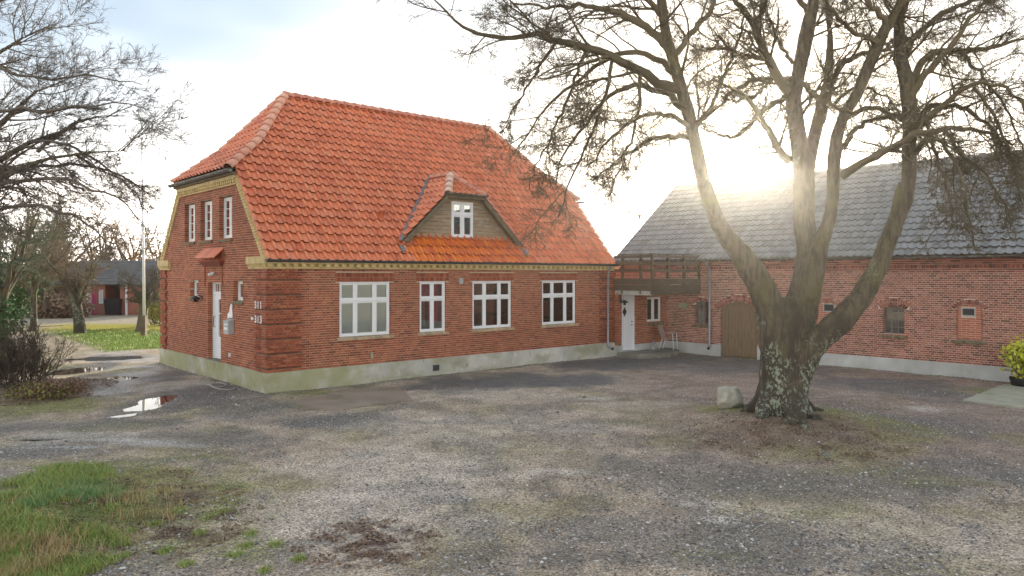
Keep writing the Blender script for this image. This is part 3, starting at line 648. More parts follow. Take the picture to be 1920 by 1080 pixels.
# ---- roof planes
def wave(n=9):
    """cross-section of an interlocking pantile over a unit width: (x, height)"""
    return [(0,.0),(.045,.5),(.11,.94),(.20,1.0),(.30,.78),(.42,.32),(.56,.05),(.82,0.0),(1.0,.14)][:n]
def tile_geo(w_, l_, h_, th, lift):
    """tile in its plane frame: x along the eave, y up the slope, z out. Lower end lifted over the course below."""
    c = wave(); n = len(c); V = []; Fc = []
    for y, dz in ((-.012, lift), (l_, 0.0)):
        for x, z in c: V.append((x*w_, y, z*h_+dz))
    Fc += [(k, k+1, n+k+1, n+k) for k in range(n-1)]
    b0 = len(V)
    for x, z in c: V.append((x*w_, -.012, z*h_+lift)); 
    for x, z in c: V.append((x*w_, -.010, z*h_+lift-th))
    Fc += [(b0+n+k, b0+n+k+1, b0+k+1, b0+k) for k in range(n-1)]
    return V, Fc
def lay_tiles(owner, origin, ux, uy, cols, rows, tw, tl, halfplanes, matr, key, budget, to_world, special=None, h_=.072, smooth=True):
    """origin, ux (along eave), uy (up slope) in the owner's frame. halfplanes(row)->list of (px,py,nx,ny) kept side n.(p-P)>0."""
    ux = Vector(ux).normalized(); uy = Vector(uy).normalized(); uz = ux.cross(uy).normalized()
    if uz.z < 0: uz = -uz
    R = Matrix((ux, uy, uz)).transposed().to_4x4(); O = Vector(origin)
    V, Fc = tile_geo(tw, tl, h_, .014, .045)
    def mk(m_): 
        me_ = bpy.data.meshes.new('tile'); me_.from_pydata(V, [], Fc); me_.materials.append(m_); me_.polygons.foreach_set('use_smooth', [k < 8 for k in range(len(Fc))]); me_.update(); return me_
    cache = {}
    whole = []; cut = []
    for r in range(rows):
        hp = halfplanes(r)
        for c in range(cols):
            x, y = c*tw, r*tl; ok = True; anyin = True
            for px, py, nx, ny in hp:
                dd_ = [nx*(cx-px)+ny*(cy-py) for cx, cy in ((x,y),(x+tw,y),(x,y+tl),(x+tw,y+tl))]
                if max(dd_) <= .01: anyin = False; break
                if min(dd_) < 0: ok = False
            if anyin: (whole if ok else cut).append((x, y, r, c))
    cam_ = Vector((0,0,CH))
    def wp(t_): p = O+ux*(t_[0]+tw/2)+uy*(t_[1]+tl/2); return Vector(to_world(*p))
    def vis(p): return p.y > 1 and abs(p.x/p.y) < .68 and (p.z-CH)/p.y < .37
    whole.sort(key=lambda t_: (wp(t_)-cam_).length if vis(wp(t_)) else 1e6)
    ob = whole[:budget]; rest = whole[budget:]
    for x, y, r, c in ob:
        mm_ = matr if not (special and special(x, y)) else M['tileo']
        if mm_.name not in cache: cache[mm_.name] = mk(mm_)
        o = link('tile', cache[mm_.name], owner)
        j = random.uniform(-.004, .004)
        o.matrix_local = Matrix.Translation(O+ux*x+uy*(y+random.uniform(-.004,.004))+uz*j) @ R
    Vn = np.array(V); 
    def bulk(lst, name, clip):
        if not lst: return
        groups = {}
        for t_ in lst: groups.setdefault((t_[2] if clip else 0, bool(special and special(t_[0], t_[1]))), []).append(t_)
        allv = []; allf = []; mi = []; nb = 0
        for (r, sp), ts in groups.items():
            vv = np.concatenate([Vn+np.array([t_[0], t_[1]+random.uniform(-.004,.004), random.uniform(-.004,.004)]) for t_ in ts])
            ff = np.concatenate([np.array(Fc)+k*len(V) for k in range(len(ts))])
            if clip:
                b2 = bmesh.new(); bv = [b2.verts.new(p) for p in vv]
                for f_ in ff: b2.faces.new([bv[i] for i in f_])
                for px, py, nx, ny in halfplanes(r):
                    bmesh.ops.bisect_plane(b2, geom=b2.verts[:]+b2.edges[:]+b2.faces[:], plane_co=(px,py,0), plane_no=(nx,ny,0), clear_inner=True)
                b2.verts.index_update(); vv = np.array([v_.co[:] for v_ in b2.verts]) if len(b2.verts) else np.zeros((0,3))
                fl = [[v_.index for v_ in f_.verts] for f_ in b2.faces]; b2.free()
            else: fl = ff.tolist()
            if not len(vv): continue
            allv += vv.tolist(); allf += [[i+nb for i in f_] for f_ in fl]; mi += [1 if sp else 0]*len(fl); nb += len(vv)
        me_ = bpy.data.meshes.new(name); me_.from_pydata(allv, [], allf); me_.materials.append(matr); me_.materials.append(M['tileo']); me_.polygons.foreach_set('material_index', mi)
        me_.polygons.foreach_set('use_smooth', [True]*len(allf)); me_.update()
        o = link(name, me_, owner); o.matrix_local = Matrix.Translation(O) @ R; tag(o, kind='stuff')
    bulk(rest, 'tile_course', False); bulk(cut, 'cut_tile', True)
SL = math.hypot(1, 1.2); EB = -.12; RZ = 8.70; RA = 2.44; BR = HW/2
# underlay / roof body just beneath the tiles
roof = link('roof', bpy.data.meshes.new('roof'), house)
HK = .95; HKz = 6.91; HKb = (HKz-3.5)/1.2; HE = -.2; HEz = 5.93; HEb = (HEz-3.5)/1.2
mb = MB(); dz = -.05
def rp(a, b_, z): return (a, b_, z+dz)
def halfroof(f, L_):
    return [rp(-.05, f(EB), 3.5+1.2*EB), rp(HL+.05, f(EB), 3.5+1.2*EB), rp(HL+.05, f(HEb), HEz), rp(HL-HE, f(HEb), HEz), rp(HL-HK, f(HKb), HKz), rp(HL-RA, f(BR), RZ), rp(RA, f(BR), RZ), rp(HK, f(HKb), HKz), rp(HE, f(HEb), HEz), rp(-.05, f(HEb), HEz)]
P1 = halfroof(lambda y: y, 0); P2 = halfroof(lambda y: HW-y, 0)
mb.poly(P1, [tuple(range(10))]); mb.poly(P2, [tuple(range(10))[::-1]])
for s_ in (0, 1):
    g_ = (lambda a: a) if not s_ else (lambda a: HL-a)
    mb.poly([rp(g_(HE), HEb-.05, HEz), rp(g_(HE), HW-HEb+.05, HEz), rp(g_(HK), HW-HKb, HKz), rp(g_(HK), HKb, HKz)], [(0,1,2,3)])
    mb.poly([rp(g_(HK), HKb, HKz), rp(g_(HK), HW-HKb, HKz), rp(g_(RA), BR, RZ)], [(0,1,2)])
roof.data = mb.mesh('roof', M['woodd'])
# front tiles
TW, TL = .27, .3245
ncol = 50; TWf = (HL+.12)/ncol
def ysl(b_): return (b_-EB)*SL
def hp_front(r):
    y = (r+.5)*TL; k = TWf*ncol
    L0 = -.06
    e = [(.0, 0, 1, 0), (k, 0, -1, 0), (0, ysl(BR), 0, -1)]
    yh, yk, yr = ysl(HEb), ysl(HKb), ysl(BR)
    def edge(a0, y0, a1, y1):
        dx, dy = a1-a0, y1-y0; return (a0-L0, y0, dy, -dx), (k-(a0-L0), y0, -dy, -dx)
    if y > yk: e += list(edge(HK, yk, RA, yr))
    elif y+TL > yh: e += list(edge(HE, yh, HK, yk))
    return e
def sp_front(x, y): a = x-.06; return y < .75+.0*a and 4.35 < a+.9*y < 8.9 and a < 9.1-1.5*y and (y < .62 or 4.6 < a)
lay_tiles(roof, (-.06, EB, 3.5+1.2*EB), (1,0,0), (0,1,1.2), ncol, 22, TWf, TL, hp_front, M['tile'], 'f', 268, h_w, sp_front)
# rear
lay_tiles(roof, (HL+.06, HW-EB, 3.5+1.2*EB), (-1,0,0), (0,-1,1.2), ncol, 22, TWf, TL, hp_front, M['tile'], 'r', 0, h_w)
# hips: lower flared part and the steep part, both ends
for s_ in (0, 1):
    ox = HE if not s_ else HL-HE; sg = 1 if not s_ else -1
    l1 = math.hypot(HK-HE, HKz-HEz); w1 = HW-2*HEb
    def hp1(r, w1=w1, l1=l1): dxx = HKb-HEb; return [(0,0,l1,-dxx), (w1,0,-l1,-dxx), (0,l1,0,-1)]
    lay_tiles(roof, (ox, HEb if s_ else HW-HEb, HEz), (0, 1 if s_ else -1, 0), (sg*(HK-HE), 0, HKz-HEz), int(w1/TW)+1, 5, w1/int(w1/TW), TL, hp1, M['tile'], 'h%d'%s_, 0, h_w)
    ox = HK if not s_ else HL-HK; l2 = math.hypot(RA-HK, RZ-HKz); w2 = HW-2*HKb
    def hp2(r, w2=w2, l2=l2): return [(0,0,l2,-w2/2), (w2,0,-l2,-w2/2)]
    lay_tiles(roof, (ox, HKb if s_ else HW-HKb, HKz), (0, 1 if s_ else -1, 0), (sg*(RA-HK), 0, RZ-HKz), int(w2/TW)+1, 8, w2/int(w2/TW), TL, hp2, M['tile'], 'i%d'%s_, 0, h_w)
def caps(owner, p0, p1, n=None, r=.135, matk='ridge', arc=1.0):
    p0 = Vector(p0); p1 = Vector(p1); d = p1-p0; L_ = d.length; n = n or max(1, round(L_/.36)); d.normalize()
    sd = d.cross(Vector((0,0,1))).normalized(); up = sd.cross(d).normalized(); st = L_/n; V = []; 
    K = 8
    for end, rr_, lft in ((0, r*1.08, .02), (st+.03, r*.94, 0)):
        for k in range(K+1):
            an = math.pi*(.5+arc*(k/K-.5)*1.0)
            V.append((rr_*math.cos(an), end, rr_*math.sin(an)-r*.62+lft))
    for k in range(K+1):
        an = math.pi*(.5+arc*(k/K-.5)); V.append((r*.93*math.cos(an), 0.002, r*.93*math.sin(an)-r*.62+.015))
    Fc = [(k, k+1, K+1+k+1, K+1+k) for k in range(K)]+[(k, 2*K+2+k, 2*K+3+k, k+1) for k in range(K)]
    me_ = bpy.data.meshes.new('ridge_tile'); me_.from_pydata(V, [], Fc); me_.materials.append(M[matk]); me_.polygons.foreach_set('use_smooth', [True]*K+[False]*K); me_.update()
    R = Matrix((sd, d, up)).transposed().to_4x4()
    for i in range(n):
        o = link('ridge_tile', me_, owner); o.matrix_local = Matrix.Translation(p0+d*(st*i)+up*random.uniform(-.004,.006)) @ R
caps(roof, (RA-.05, BR, RZ+.07), (HL-RA+.05, BR, RZ+.07))
for s_ in (0, 1):
    g_ = (lambda a: a) if not s_ else (lambda a: HL-a)
    for f_ in ((lambda y: y), (lambda y: HW-y)):
        caps(roof, (g_(HE-.08), f_(HEb-.06), HEz+.02), (g_(HK), f_(HKb), HKz+.07), matk='ridgeq'); caps(roof, (g_(HK), f_(HKb), HKz+.07), (g_(RA), f_(BR), RZ+.09), matk='ridgeq')
# gutters
def gutter(owner, p0, p1, m_='gutter', r=.07, out_=(0,-1,0)):
    p0 = Vector(p0); p1 = Vector(p1); d = (p1-p0).normalized(); o3 = Vector(out_); V = []; K = 8
    for p in (p0, p1):
        for rr_ in (r, r-.008):
            for k in range(K+1):
                an = math.pi*k/K; V.append(tuple(p+o3*(-math.cos(an)*rr_)+Vector((0,0,-math.sin(an)*rr_))))
    n = 2*(K+1); Fc = []
    for k in range(K): Fc += [(k, k+1, n+k+1, n+k), (K+1+k, n+K+1+k, n+K+2+k, K+2+k)]
    Fc += [(0, n, n+K+1, K+1), (K, 2*K+1, n+2*K+1, n+K)]
    Fc += [tuple(range(K+1)), tuple(range(n, n+K+1))]
    m2 = MB(); m2.poly(V, Fc); return m2.build('gutter', M[m_], owner, recalc=True)
gutter(roof, (-.1, -.20, 3.39), (HL+.1, -.20, 3.39)); gutter(roof, (HL+.1, HW+.20, 3.39), (-.1, HW+.20, 3.39), out_=(0,1,0))
gutter(roof, (-.27, 1.80, 5.86), (-.27, HW-1.80, 5.86), 'gutterm', .085, (-1,0,0)); gutter(roof, (HL+.27, 1.8, 5.86), (HL+.27, HW-1.8, 5.86), 'gutterm', .085, (1,0,0))
# fascia under the front eave
mb = MB(); mb.box(-.06, HL+.06, -.14, -.02, 3.362, 3.40); mb.box(-.2, -.02, 1.86, HW-1.86, 5.722, 5.80); mb.build('fascia', M['woodd'], roof)
# roof vents
for uu, bb in ((3.96, .98), (11.0, .95)):
    z = 3.5+1.2*bb+.05
    mb = MB(); mb.lathe([(.075,0),(.075,.28),(.10,.28),(.10,.34),(.02,.37),(0,.37)], n=14); o = mb.build('roof_vent', M['ridge'] if False else M['tile'], roof, True); o.location = (uu, bb, z-.12)
    mb = MB(); mb.box(-.13, .13, -.16, .16, 0, .012); q = mb.build('roof_vent', M['tile'], roof); q.matrix_local = Matrix.Translation((uu, bb, z)) @ Matrix.Rotation(math.atan(1.2), 4, 'X')
# ---- dormer
DA, DB, DZ = 6.60, .52, 6.17        # centre, face depth, ridge height
dm_ = link('dormer', bpy.data.meshes.new('dormer'), house)
FOz = 3.97; HWD = 2.40; slp = (DZ-FOz)/HWD; HZ_ = 5.50; hwid = (DZ-HZ_)/slp; FR = .28; AB = 1.14
def zmain(b_): return 3.5+1.2*b_
kb = (DZ-3.5)/1.2
mb = MB(); e = -.03
Lf = (DA-HWD, FR, FOz+e); Lh = (DA-hwid, FR, HZ_+e); Ap = (DA, AB, DZ+e); Kk = (DA, kb, DZ+e); Lv = (DA-HWD, (FOz-3.5)/1.2, FOz+e)
Rf = (DA+HWD, FR, FOz+e); Rh = (DA+hwid, FR, HZ_+e); Rv = (DA+HWD, (FOz-3.5)/1.2, FOz+e)
mb.poly([Lf, Lh, Ap, Kk, Lv], [(0,1,2,3,4)]); mb.poly([Rf, Rh, Ap, Kk, Rv], [(4,3,2,1,0)]); mb.poly([Lh, Rh, Ap], [(0,1,2)])
dm_.data = mb.mesh('dormer', M['woodd'])
# boards: each its own object, clipped to the dormer's outline around the window
wa_, wb_ = DA-.43, DA+.42; wz0, wz1 = 4.18, 5.30
def dhalf(z): return min(HWD, (DZ-z)/slp)-.08
z = 4.05; bh = .118
while z < 5.44:
    zt = min(z+bh-.008, 5.46); yb = DB+.02
    def row(xa, xb, xa2, xb2):
        q = MB(); q.poly([(xa,yb-.03,z),(xb,yb-.03,z),(xb,yb,z),(xa,yb,z),(xa2,yb-.012,zt),(xb2,yb-.012,zt),(xb2,yb,zt),(xa2,yb,zt)], [(0,3,2,1),(4,5,6,7),(0,1,5,4),(1,2,6,5),(2,3,7,6),(3,0,4,7)])
        o = q.build('board', M['wood'], dm_)
    h0, h1 = dhalf(z), dhalf(zt)
    if zt > wz0 and z < wz1:
        row(DA-h0, wa_, DA-h1, wa_); row(wb_, DA+h0, wb_, DA+h1)
    else: row(DA-h0, DA+h0, DA-h1, DA+h1)
    z += bh
mb = MB(); mb.prism([(DA-HWD+.1,3.95),(DA+HWD-.1,3.95),(DA+hwid-.05,5.5),(DA-hwid+.05,5.5)], DB+.022, DB+.03, 'y'); bk = mb.mesh('x', M['woodd']); bpy.data.meshes.remove(bk)
window(dm_, 'window', F0, wa_, wb_, wz0, wz1, (1,1), .64, DB-.045, mw=.04, sash=.04)
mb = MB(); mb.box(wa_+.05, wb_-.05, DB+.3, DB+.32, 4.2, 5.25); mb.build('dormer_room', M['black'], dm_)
# bargeboards (soffit + fascia), half-hip fascia
for sg in (-1, 1):
    q = MB(); x0, x1 = DA+sg*HWD, DA+sg*hwid
    q.poly([(x0,FR-.02,FOz-.02),(x1,FR-.02,HZ_-.02),(x1-sg*.0,FR-.02,HZ_-.2),(x0-sg*.22,FR-.02,FOz-.02),(x0,FR+.03,FOz-.02),(x1,FR+.03,HZ_-.02),(x1,FR+.03,HZ_-.2),(x0-sg*.22,FR+.03,FOz-.02)],
      [(0,1,2,3),(4,7,6,5),(0,4,5,1),(1,5,6,2),(2,6,7,3),(3,7,4,0)]); q.build('bargeboard', M['woodd'], dm_)
    q = MB(); q.poly([(x0-sg*.05,FR+.03,FOz-.06),(x1-sg*.02,FR+.03,HZ_-.06),(x1-sg*.02,DB+.02,HZ_-.06),(x0-sg*.05,DB+.02,FOz-.06)], [(0,1,2,3)]); q.build('soffit', M['woodd'], dm_)
    q = MB(); q.poly([(x0-sg*.30,DB-.035,FOz+.03),(x1-sg*.0,DB-.035,HZ_-.16),(x1-sg*.0,DB-.035,HZ_-.26),(x0-sg*.46,DB-.035,FOz+.03)], [(0,1,2,3)]); q.build('trim_board', M['wood'], dm_)
q = MB(); q.box(DA-hwid-.02, DA+hwid+.02, FR-.02, FR+.03, HZ_-.12, HZ_-.02); q.box(DA-hwid-.02, DA+hwid+.02, FR+.03, DB+.02, HZ_-.12, HZ_-.10); q.build('fascia', M['woodd'], dm_)
q = MB(); q.box(DA-hwid+.02, DA+hwid-.02, DB-.03, DB+.02, HZ_-.22, HZ_-.12); q.build('trim_board', M['wood'], dm_)
gutter(dm_, (DA-hwid-.08, FR-.07, HZ_+.03), (DA+hwid+.08, FR-.07, HZ_+.03), 'gutterm', .055)
# dormer tiles
for sg in (-1, 1):
    # plane frame: x along +y(building depth) for left side, y up the slope
    ln = math.hypot(HWD, DZ-FOz); ds = ln/HWD
    Lp = kb-FR; ux_ = (0, 1, 0) if sg > 0 else (0, -1, 0)
    org = (DA+sg*HWD, FR, FOz) if sg > 0 else (DA+sg*HWD, FR+8*.25, FOz)
    def hpd(r, sg=sg):
        X0 = 0 if sg > 0 else 8*.25
        def px(b_): return (b_-FR) if sg > 0 else X0-(b_-FR)
        s_ = 1 if sg > 0 else -1
        yv = lambda z: (z-FOz)/(DZ-FOz)*ln
        hpz = [(px(FR), 0, s_, 0), (0, ln, 0, -1)]
        # valley line: b=(z-3.5)/1.2
        bx0, y0, bx1, y1 = px((FOz-3.5)/1.2), 0, px(kb), ln
        dx, dy = bx1-bx0, y1-y0; hpz.append((bx0, y0, -dy*s_, dx*s_))
        if (r+.5)*.30 > yv(HZ_)-.2:
            bx0, y0, bx1, y1 = px(FR), yv(HZ_), px(AB), ln
            dx, dy = bx1-bx0, y1-y0; hpz.append((bx0, y0, dy*s_, -dx*s_))
        return hpz
    lay_tiles(dm_, org, ux_, (-sg*HWD, 0, DZ-FOz), 8, 12, .25, .30, hpd, M['tileo' if False else 'tile'], 'd%d'%sg, 0, h_w)
lh = math.hypot(AB-FR, DZ-HZ_)
lay_tiles(dm_, (DA-hwid, FR, HZ_), (1,0,0), (0, AB-FR, DZ-HZ_), 7, 4, 2*hwid/7, .3, lambda r: [(0,0,lh,-hwid), (2*hwid,0,-lh,-hwid)], M['tile'], 'dh', 0, h_w)
caps(dm_, (DA, AB-.05, DZ+.10), (DA, kb+.1, DZ+.10), r=.13)
for sg in (-1, 1): caps(dm_, (DA+sg*(hwid+.03), FR-.05, HZ_+.03), (DA, AB, DZ+.12), r=.125, matk='ridgep' if sg < 0 else 'ridge')
for sg in (-1, 1):
    q = MB(); vb_ = (FOz-3.5)/1.2
    p0, p1 = Vector((DA+sg*HWD, FR-.02, zmain(FR)+.17)), Vector((DA, kb, DZ+.14)); wv = Vector((sg*.075, 0, .01))
    q.poly([p0-wv*.2, p0+wv*1.3, p1+wv*1.3, p1-wv*.2], [(0,1,2,3)]); q.build('flashing', M['lead'], dm_)
    q = MB(); q.prism([(-.12,-.13),(.12,-.13),(.13,.1),(-.1,.13)], 0, .02); o = q.build('flashing', M['lead'], dm_); o.matrix_local = Matrix.Translation((DA+sg*(HWD+.0), FR-.12, zmain(FR-.12)+.07)) @ Matrix.Rotation(math.atan(1.2), 4, 'X')
# ---- fittings on the house: each could be unscrewed, so each is a thing
def thing_mb(mb, name, mat_, loc, rz, label, cat, smooth=False, group=None, bv=None):
    o = mb.build(name, mat_, None, smooth); o.location = loc; o.rotation_euler = (0,0,rz); tag(o, label, cat, group)
    if bv: bevel(o, bv)
    return o
def downpipe(frame, th, x, ytop, zt, zb, label, m1='zinc', y=-.1, topcol=None):
    o = tag(empty('downpipe', frame(x, y, 0), th), label, 'downpipe')
    mb = MB(); mb.tube([(0, ytop-y, zt), (0, ytop-y, zt-.12), (0, 0, zt-.28), (0, 0, zb+.12), (.02, -.05, zb+.03), (.06, -.16, zb-.02)], .042, 12); mb.build('pipe', M[m1], o, True)
    mb = MB(); mb.tube([(.05,-.13,zb-.012), (.08,-.2,zb-.03)], .05, 12); mb.build('shoe', M['black'], o, True)
    for z in (1.2, 2.4): 
        mb = MB(); mb.box(-.05, .05, -.02, .08, z, z+.03); mb.build('bracket', M[m1], o)
    return o
downpipe(h_w, TH, h_front(1136), -.20, 3.35, .32, 'grey zinc downpipe at the right end of the farmhouse front')
mb = MB(); mb.box(0, .14, -.05, 0, 0, .17); mb.box(.01, .13, -.062, -.05, .01, .16)
thing_mb(mb, 'vent_cover', M['mailbox'], h_w(h_front(860), -.001, 2.72), TH, 'pale square vent cover on the brick wall between the second and third front windows', 'vent', bv=.004)
mb = MB(); mb.box(0, .07, -.045, 0, 0, .16)
thing_mb(mb, 'outdoor_socket', M['slab'], h_w(h_front(694), -.001, .66), TH, 'small pale socket low on the front brick wall under the largest window', 'socket', bv=.004)
o = tag(empty('cellar_grille', h_w(h_front(808), -.077, .12), TH), 'dark square vent grille set in the front plinth', 'vent grille')
mb = MB(); mb.box(0,.26,-.012,0,0,.018); mb.box(0,.26,-.012,0,.19,.21); mb.box(0,.018,-.012,0,.018,.19); mb.box(.242,.26,-.012,0,.018,.19); mb.build('frame', M['zinc'], o)
mb = MB(); mb.box(.018,.242,-.004,-.001,.018,.19); mb.build('backing', M['black'], o)
for k in range(6): mb = MB(); mb.box(.018,.242,-.012,-.005,.03+k*.027,.042+k*.027); mb.build('slat', M['gutter'], o)
# gable side
o = tag(empty('mailbox', h_w(-.001, 2.2, 1.36), TH), 'grey wall mailbox with white papers sticking up beside the gable door', 'mailbox')
mb = MB(FG); mb.prism([(0,0),(.36,0),(.36,.36),(0,.36)], -.16, 0, 'y'); mb.poly([(-.01,-.18,.36),(.37,-.18,.36),(.37,0,.42),(-.01,0,.42),(-.01,-.18,.345),(.37,-.18,.345),(.37,0,.345),(-.01,0,.345)], [(0,1,2,3),(4,5,1,0),(5,6,2,1),(7,4,0,3)]); bevel(mb.build('box', M['mailbox'], o, recalc=True), .004)
mb = MB(FG); mb.box(.05,.31,-.166,-.16,.25,.28); mb.box(.06,.30,-.168,-.16,.12,.19); mb.build('flap', M['white'], o)
o2 = tag(empty('wall_ornament', h_w(-.001, 2.25, 1.80), TH), 'white stepped ornament fixed to the bricks just above the mailbox', 'ornament')
mb = MB(FG); mb.prism([(0,0),(.30,0),(.33,-.12),(.36,.06),(.32,.12),(.22,.16),(.17,.30),(.11,.40),(.06,.44),(.02,.40),(.04,.26),(0,.1)], -.035, -.005, 'y')
q = mb.build('figure', M['white'], o2, recalc=True); q.scale.y = 1; bevel(q, .008)
mb = MB(FG); mb.box(0,.07,-.05,0,0,.1); thing_mb(mb, 'outdoor_socket', M['white'], h_w(-.001, 2.42, .72), TH, 'small white outdoor socket low on the gable wall right of the door', 'socket', bv=.005)
def wall_lamp(frame, th, p, label, sgn, fn):
    o = tag(empty('wall_lamp', frame(*p), th), label, 'lamp')
    mb = MB(fn); mb.tube([(0,0,0),(0,-.10,.06),(0,-.2,.03)], .013, 6); mb.box(-.04,.04,-.02,0,-.06,.06); mb.build('bracket', M['black'], o)
    mb = MB(); c = fn(0,-.2,0)
    mb.lathe([(.0,.05),(.03,.05),(.14,-.03),(.14,-.05),(.05,-.05),(.05,-.13),(0,-.14)], c=(c[0],c[1],0), n=14); mb.build('lamp_shade', M['black'], o, True)
wall_lamp(h_w, TH, (-.001, 4.72, 2.32), 'black bracket lamp on the gable wall left of the white door', 1, FG)
o = tag(empty('spotlight', h_w(-.001, 3.72, 3.02), TH), 'twin pale spotlight under the tiled door hood', 'lamp')
for dy, dz_ in ((-.11,.03),(.1,0)):
    mb = MB(FG); mb.tube([(dy,-.02,dz_),(dy*1.3,-.13,dz_-.03)], [.03,.045], 10); mb.build('lamp_head', M['white'], o, True)
mb = MB(FG); mb.box(-.05,.05,-.03,0,-.02,.05); mb.build('bracket', M['white'], o)
def text(name, body, size, loc, th, label, cat, m_, extra=None):
    cu = bpy.data.curves.new(name, 'FONT'); cu.body = body; cu.size = size; cu.extrude = .006; cu.space_character = 1.25; cu.offset = .004
    ob = bpy.data.objects.new('tmp', cu); COL.objects.link(ob); dg = bpy.context.evaluated_depsgraph_get(); me_ = bpy.data.meshes.new_from_object(ob.evaluated_get(dg)); bpy.data.objects.remove(ob)
    me_.materials.clear(); me_.materials.append(m_); o = link(name, me_); 
    o.matrix_world = Matrix.Translation(loc) @ Matrix.Rotation(th, 4, 'Z') @ Matrix.Rotation(math.radians(90), 4, 'X'); return tag(o, label, cat)
text('house_number', '311', .27, h_w(-.072, .62, 2.13), TH-math.pi/2, 'white house number 311, the upper of two on the brick corner', 'number', M['white'])
text('house_number', '313', .27, h_w(-.072, .62, 1.76), TH-math.pi/2, 'white house number 313 with an arrow, the lower of two on the brick corner', 'number', M['white'])
mb = MB(FG); mb.prism([(0,0),(.11,-.055),(.11,-.02),(.2,-.02),(.2,.02),(.11,.02),(.11,.055)], -.055, -.045, 'y')
o = thing_mb(mb, 'direction_arrow', M['white'], h_w(0, .67, 1.86), TH, 'white arrow pointing left beside the lower house number', 'arrow'); o.scale = (1, 1, 1)
o.data.transform(Matrix.Scale(-1, 4, (0,1,0))); o.location = h_w(-.02, .88, 1.86)
# hose lying on the gravel by the gable
hp_ = [ground(*q, .03) for q in ((440,727),(425,729),(402,726),(396,720),(412,717),(424,721),(405,725),(392,721),(375,719),(366,720))]
mb = MB(); pts = [Vector((x, y, gz(x, y)+.02)) for x, y in hp_]
fine = []
for i in range(len(pts)-1):
    for k in range(5):
        t_ = k/5; a_ = pts[max(i-1,0)]; b2 = pts[i]; c2 = pts[i+1]; d2 = pts[min(i+2,len(pts)-1)]
        fine.append(.5*((2*b2)+(c2-a_)*t_+(2*a_-5*b2+4*c2-d2)*t_*t_+(3*b2-a_-3*c2+d2)*t_**3))
mb.tube(fine, .013, 6); tag(mb.build('garden_hose', M['deck'], None, True), 'pale hose lying in a loose loop on the gravel below the gable wall', 'hose')

# ------------------------------------------------------------------ barn
barn = tag(empty('barn', (*BO, 0), TB), 'long red brick barn with arched windows and a grey tiled roof', 'barn')
BZ = .409; BX0, BX1 = -8.36, 13.0; BDp = 4.13*2; BRZ = 6.93
def bs(u, v=None): return b_front(u, v)
mb = MB(); gate = (bs(1351.5), bs(1420)); 
for a, b_ in ((BX0, gate[0]), (gate[1], BX1)): mb.box(a, b_, -.03, .26, -.4, BZ)
for x in (-1.2, 2.6, 6.4): pass
bevel(mb.build('plinth', M['plinth2'], barn), .01)
# openings: arched ones as functions of height
def arch(a, b_, z0, zs, rise):
    m = (a+b_)/2; hw = (b_-a)/2; Rr = (hw*hw+rise*rise)/(2*rise); zc = zs+rise-Rr
    def f_(z):
        if z0 < z <= zs: return (a, b_)
        if zs < z < zs+rise:
            q = math.sqrt(max(Rr*Rr-(z-zc)**2, 0)); return (m-q, m+q)
    f_.geo = (m, zc, Rr, hw, zs, rise); return f_
_, gz1 = bs(1386, 565); _, gzs = bs(1352, 577)
GATE = arch(gate[0], gate[1], BZ-.5, gzs, gz1-gzs)
def win_spec(u0, u1, vb_, vs, vt):
    a, zb = bs(u0, vb_); b_, _ = bs(u1, vb_); m = (u0+u1)/2
    return arch(a, b_, bs(m, vb_)[1], bs(m, vs)[1], bs(m, vt)[1]-bs(m, vs)[1]), a, b_, bs(m, vb_)[1]
W_SM = win_spec(1303, 1328, 608, 568, 563); W_N1 = win_spec(1530, 1570, 624, 574, 567); W_MD = win_spec(1656, 1695, 627, 578, 573); W_N2 = win_spec(1794, 1842, 637, 577, 569)
LASTX = 9.5
W_R = (arch(8.2, 9.1, W_MD[3], W_MD[0].geo[4], W_MD[0].geo[5]), 8.2, 9.1, W_MD[3])
bops = [GATE]+[w_[0] for w_ in (W_SM, W_MD)]
nich = [W_N1, W_N2]
wallB = link('wall', bpy.data.meshes.new('wall'), barn)
# arches of upright bricks: keep the ordinary courses out of their band
def ring(geo, t_):
    m, zc, Rr, hw, zs, rise = geo
    def f_(z):
        q = (Rr+t_)**2-(z-zc)**2
        if z > zs-.05 and q > 0: q = min(math.sqrt(q), hw+.07+.35*t_); return (m-q, m+q)
    return f_
ARCH = [w_[0].geo for w_ in (W_SM, W_N1, W_MD, W_N2)]
BCLIP = [ring(g_, .235 if i == 2 else .118) for i, g_ in enumerate(ARCH)]+[ring(GATE.geo, .24)]
for w_ in nich: BCLIP.append(lambda z, w_=w_: (w_[0](z)[0], w_[0](z)[1]) if w_[0](z) else None)
offb = None
NR = int((3.50-BZ)/CO)
niche_holes = [(lambda z, f_=w_[0]: f_(z)) for w_ in nich]
wallB.data = brick_wall(barn, wallB, F0, BZ, NR-6, lambda z: (BX0-.55, BX1), bops+niche_holes, 'b', (M['brick2'], M['mortar2']), b_w, 300, offb, clip=BCLIP)
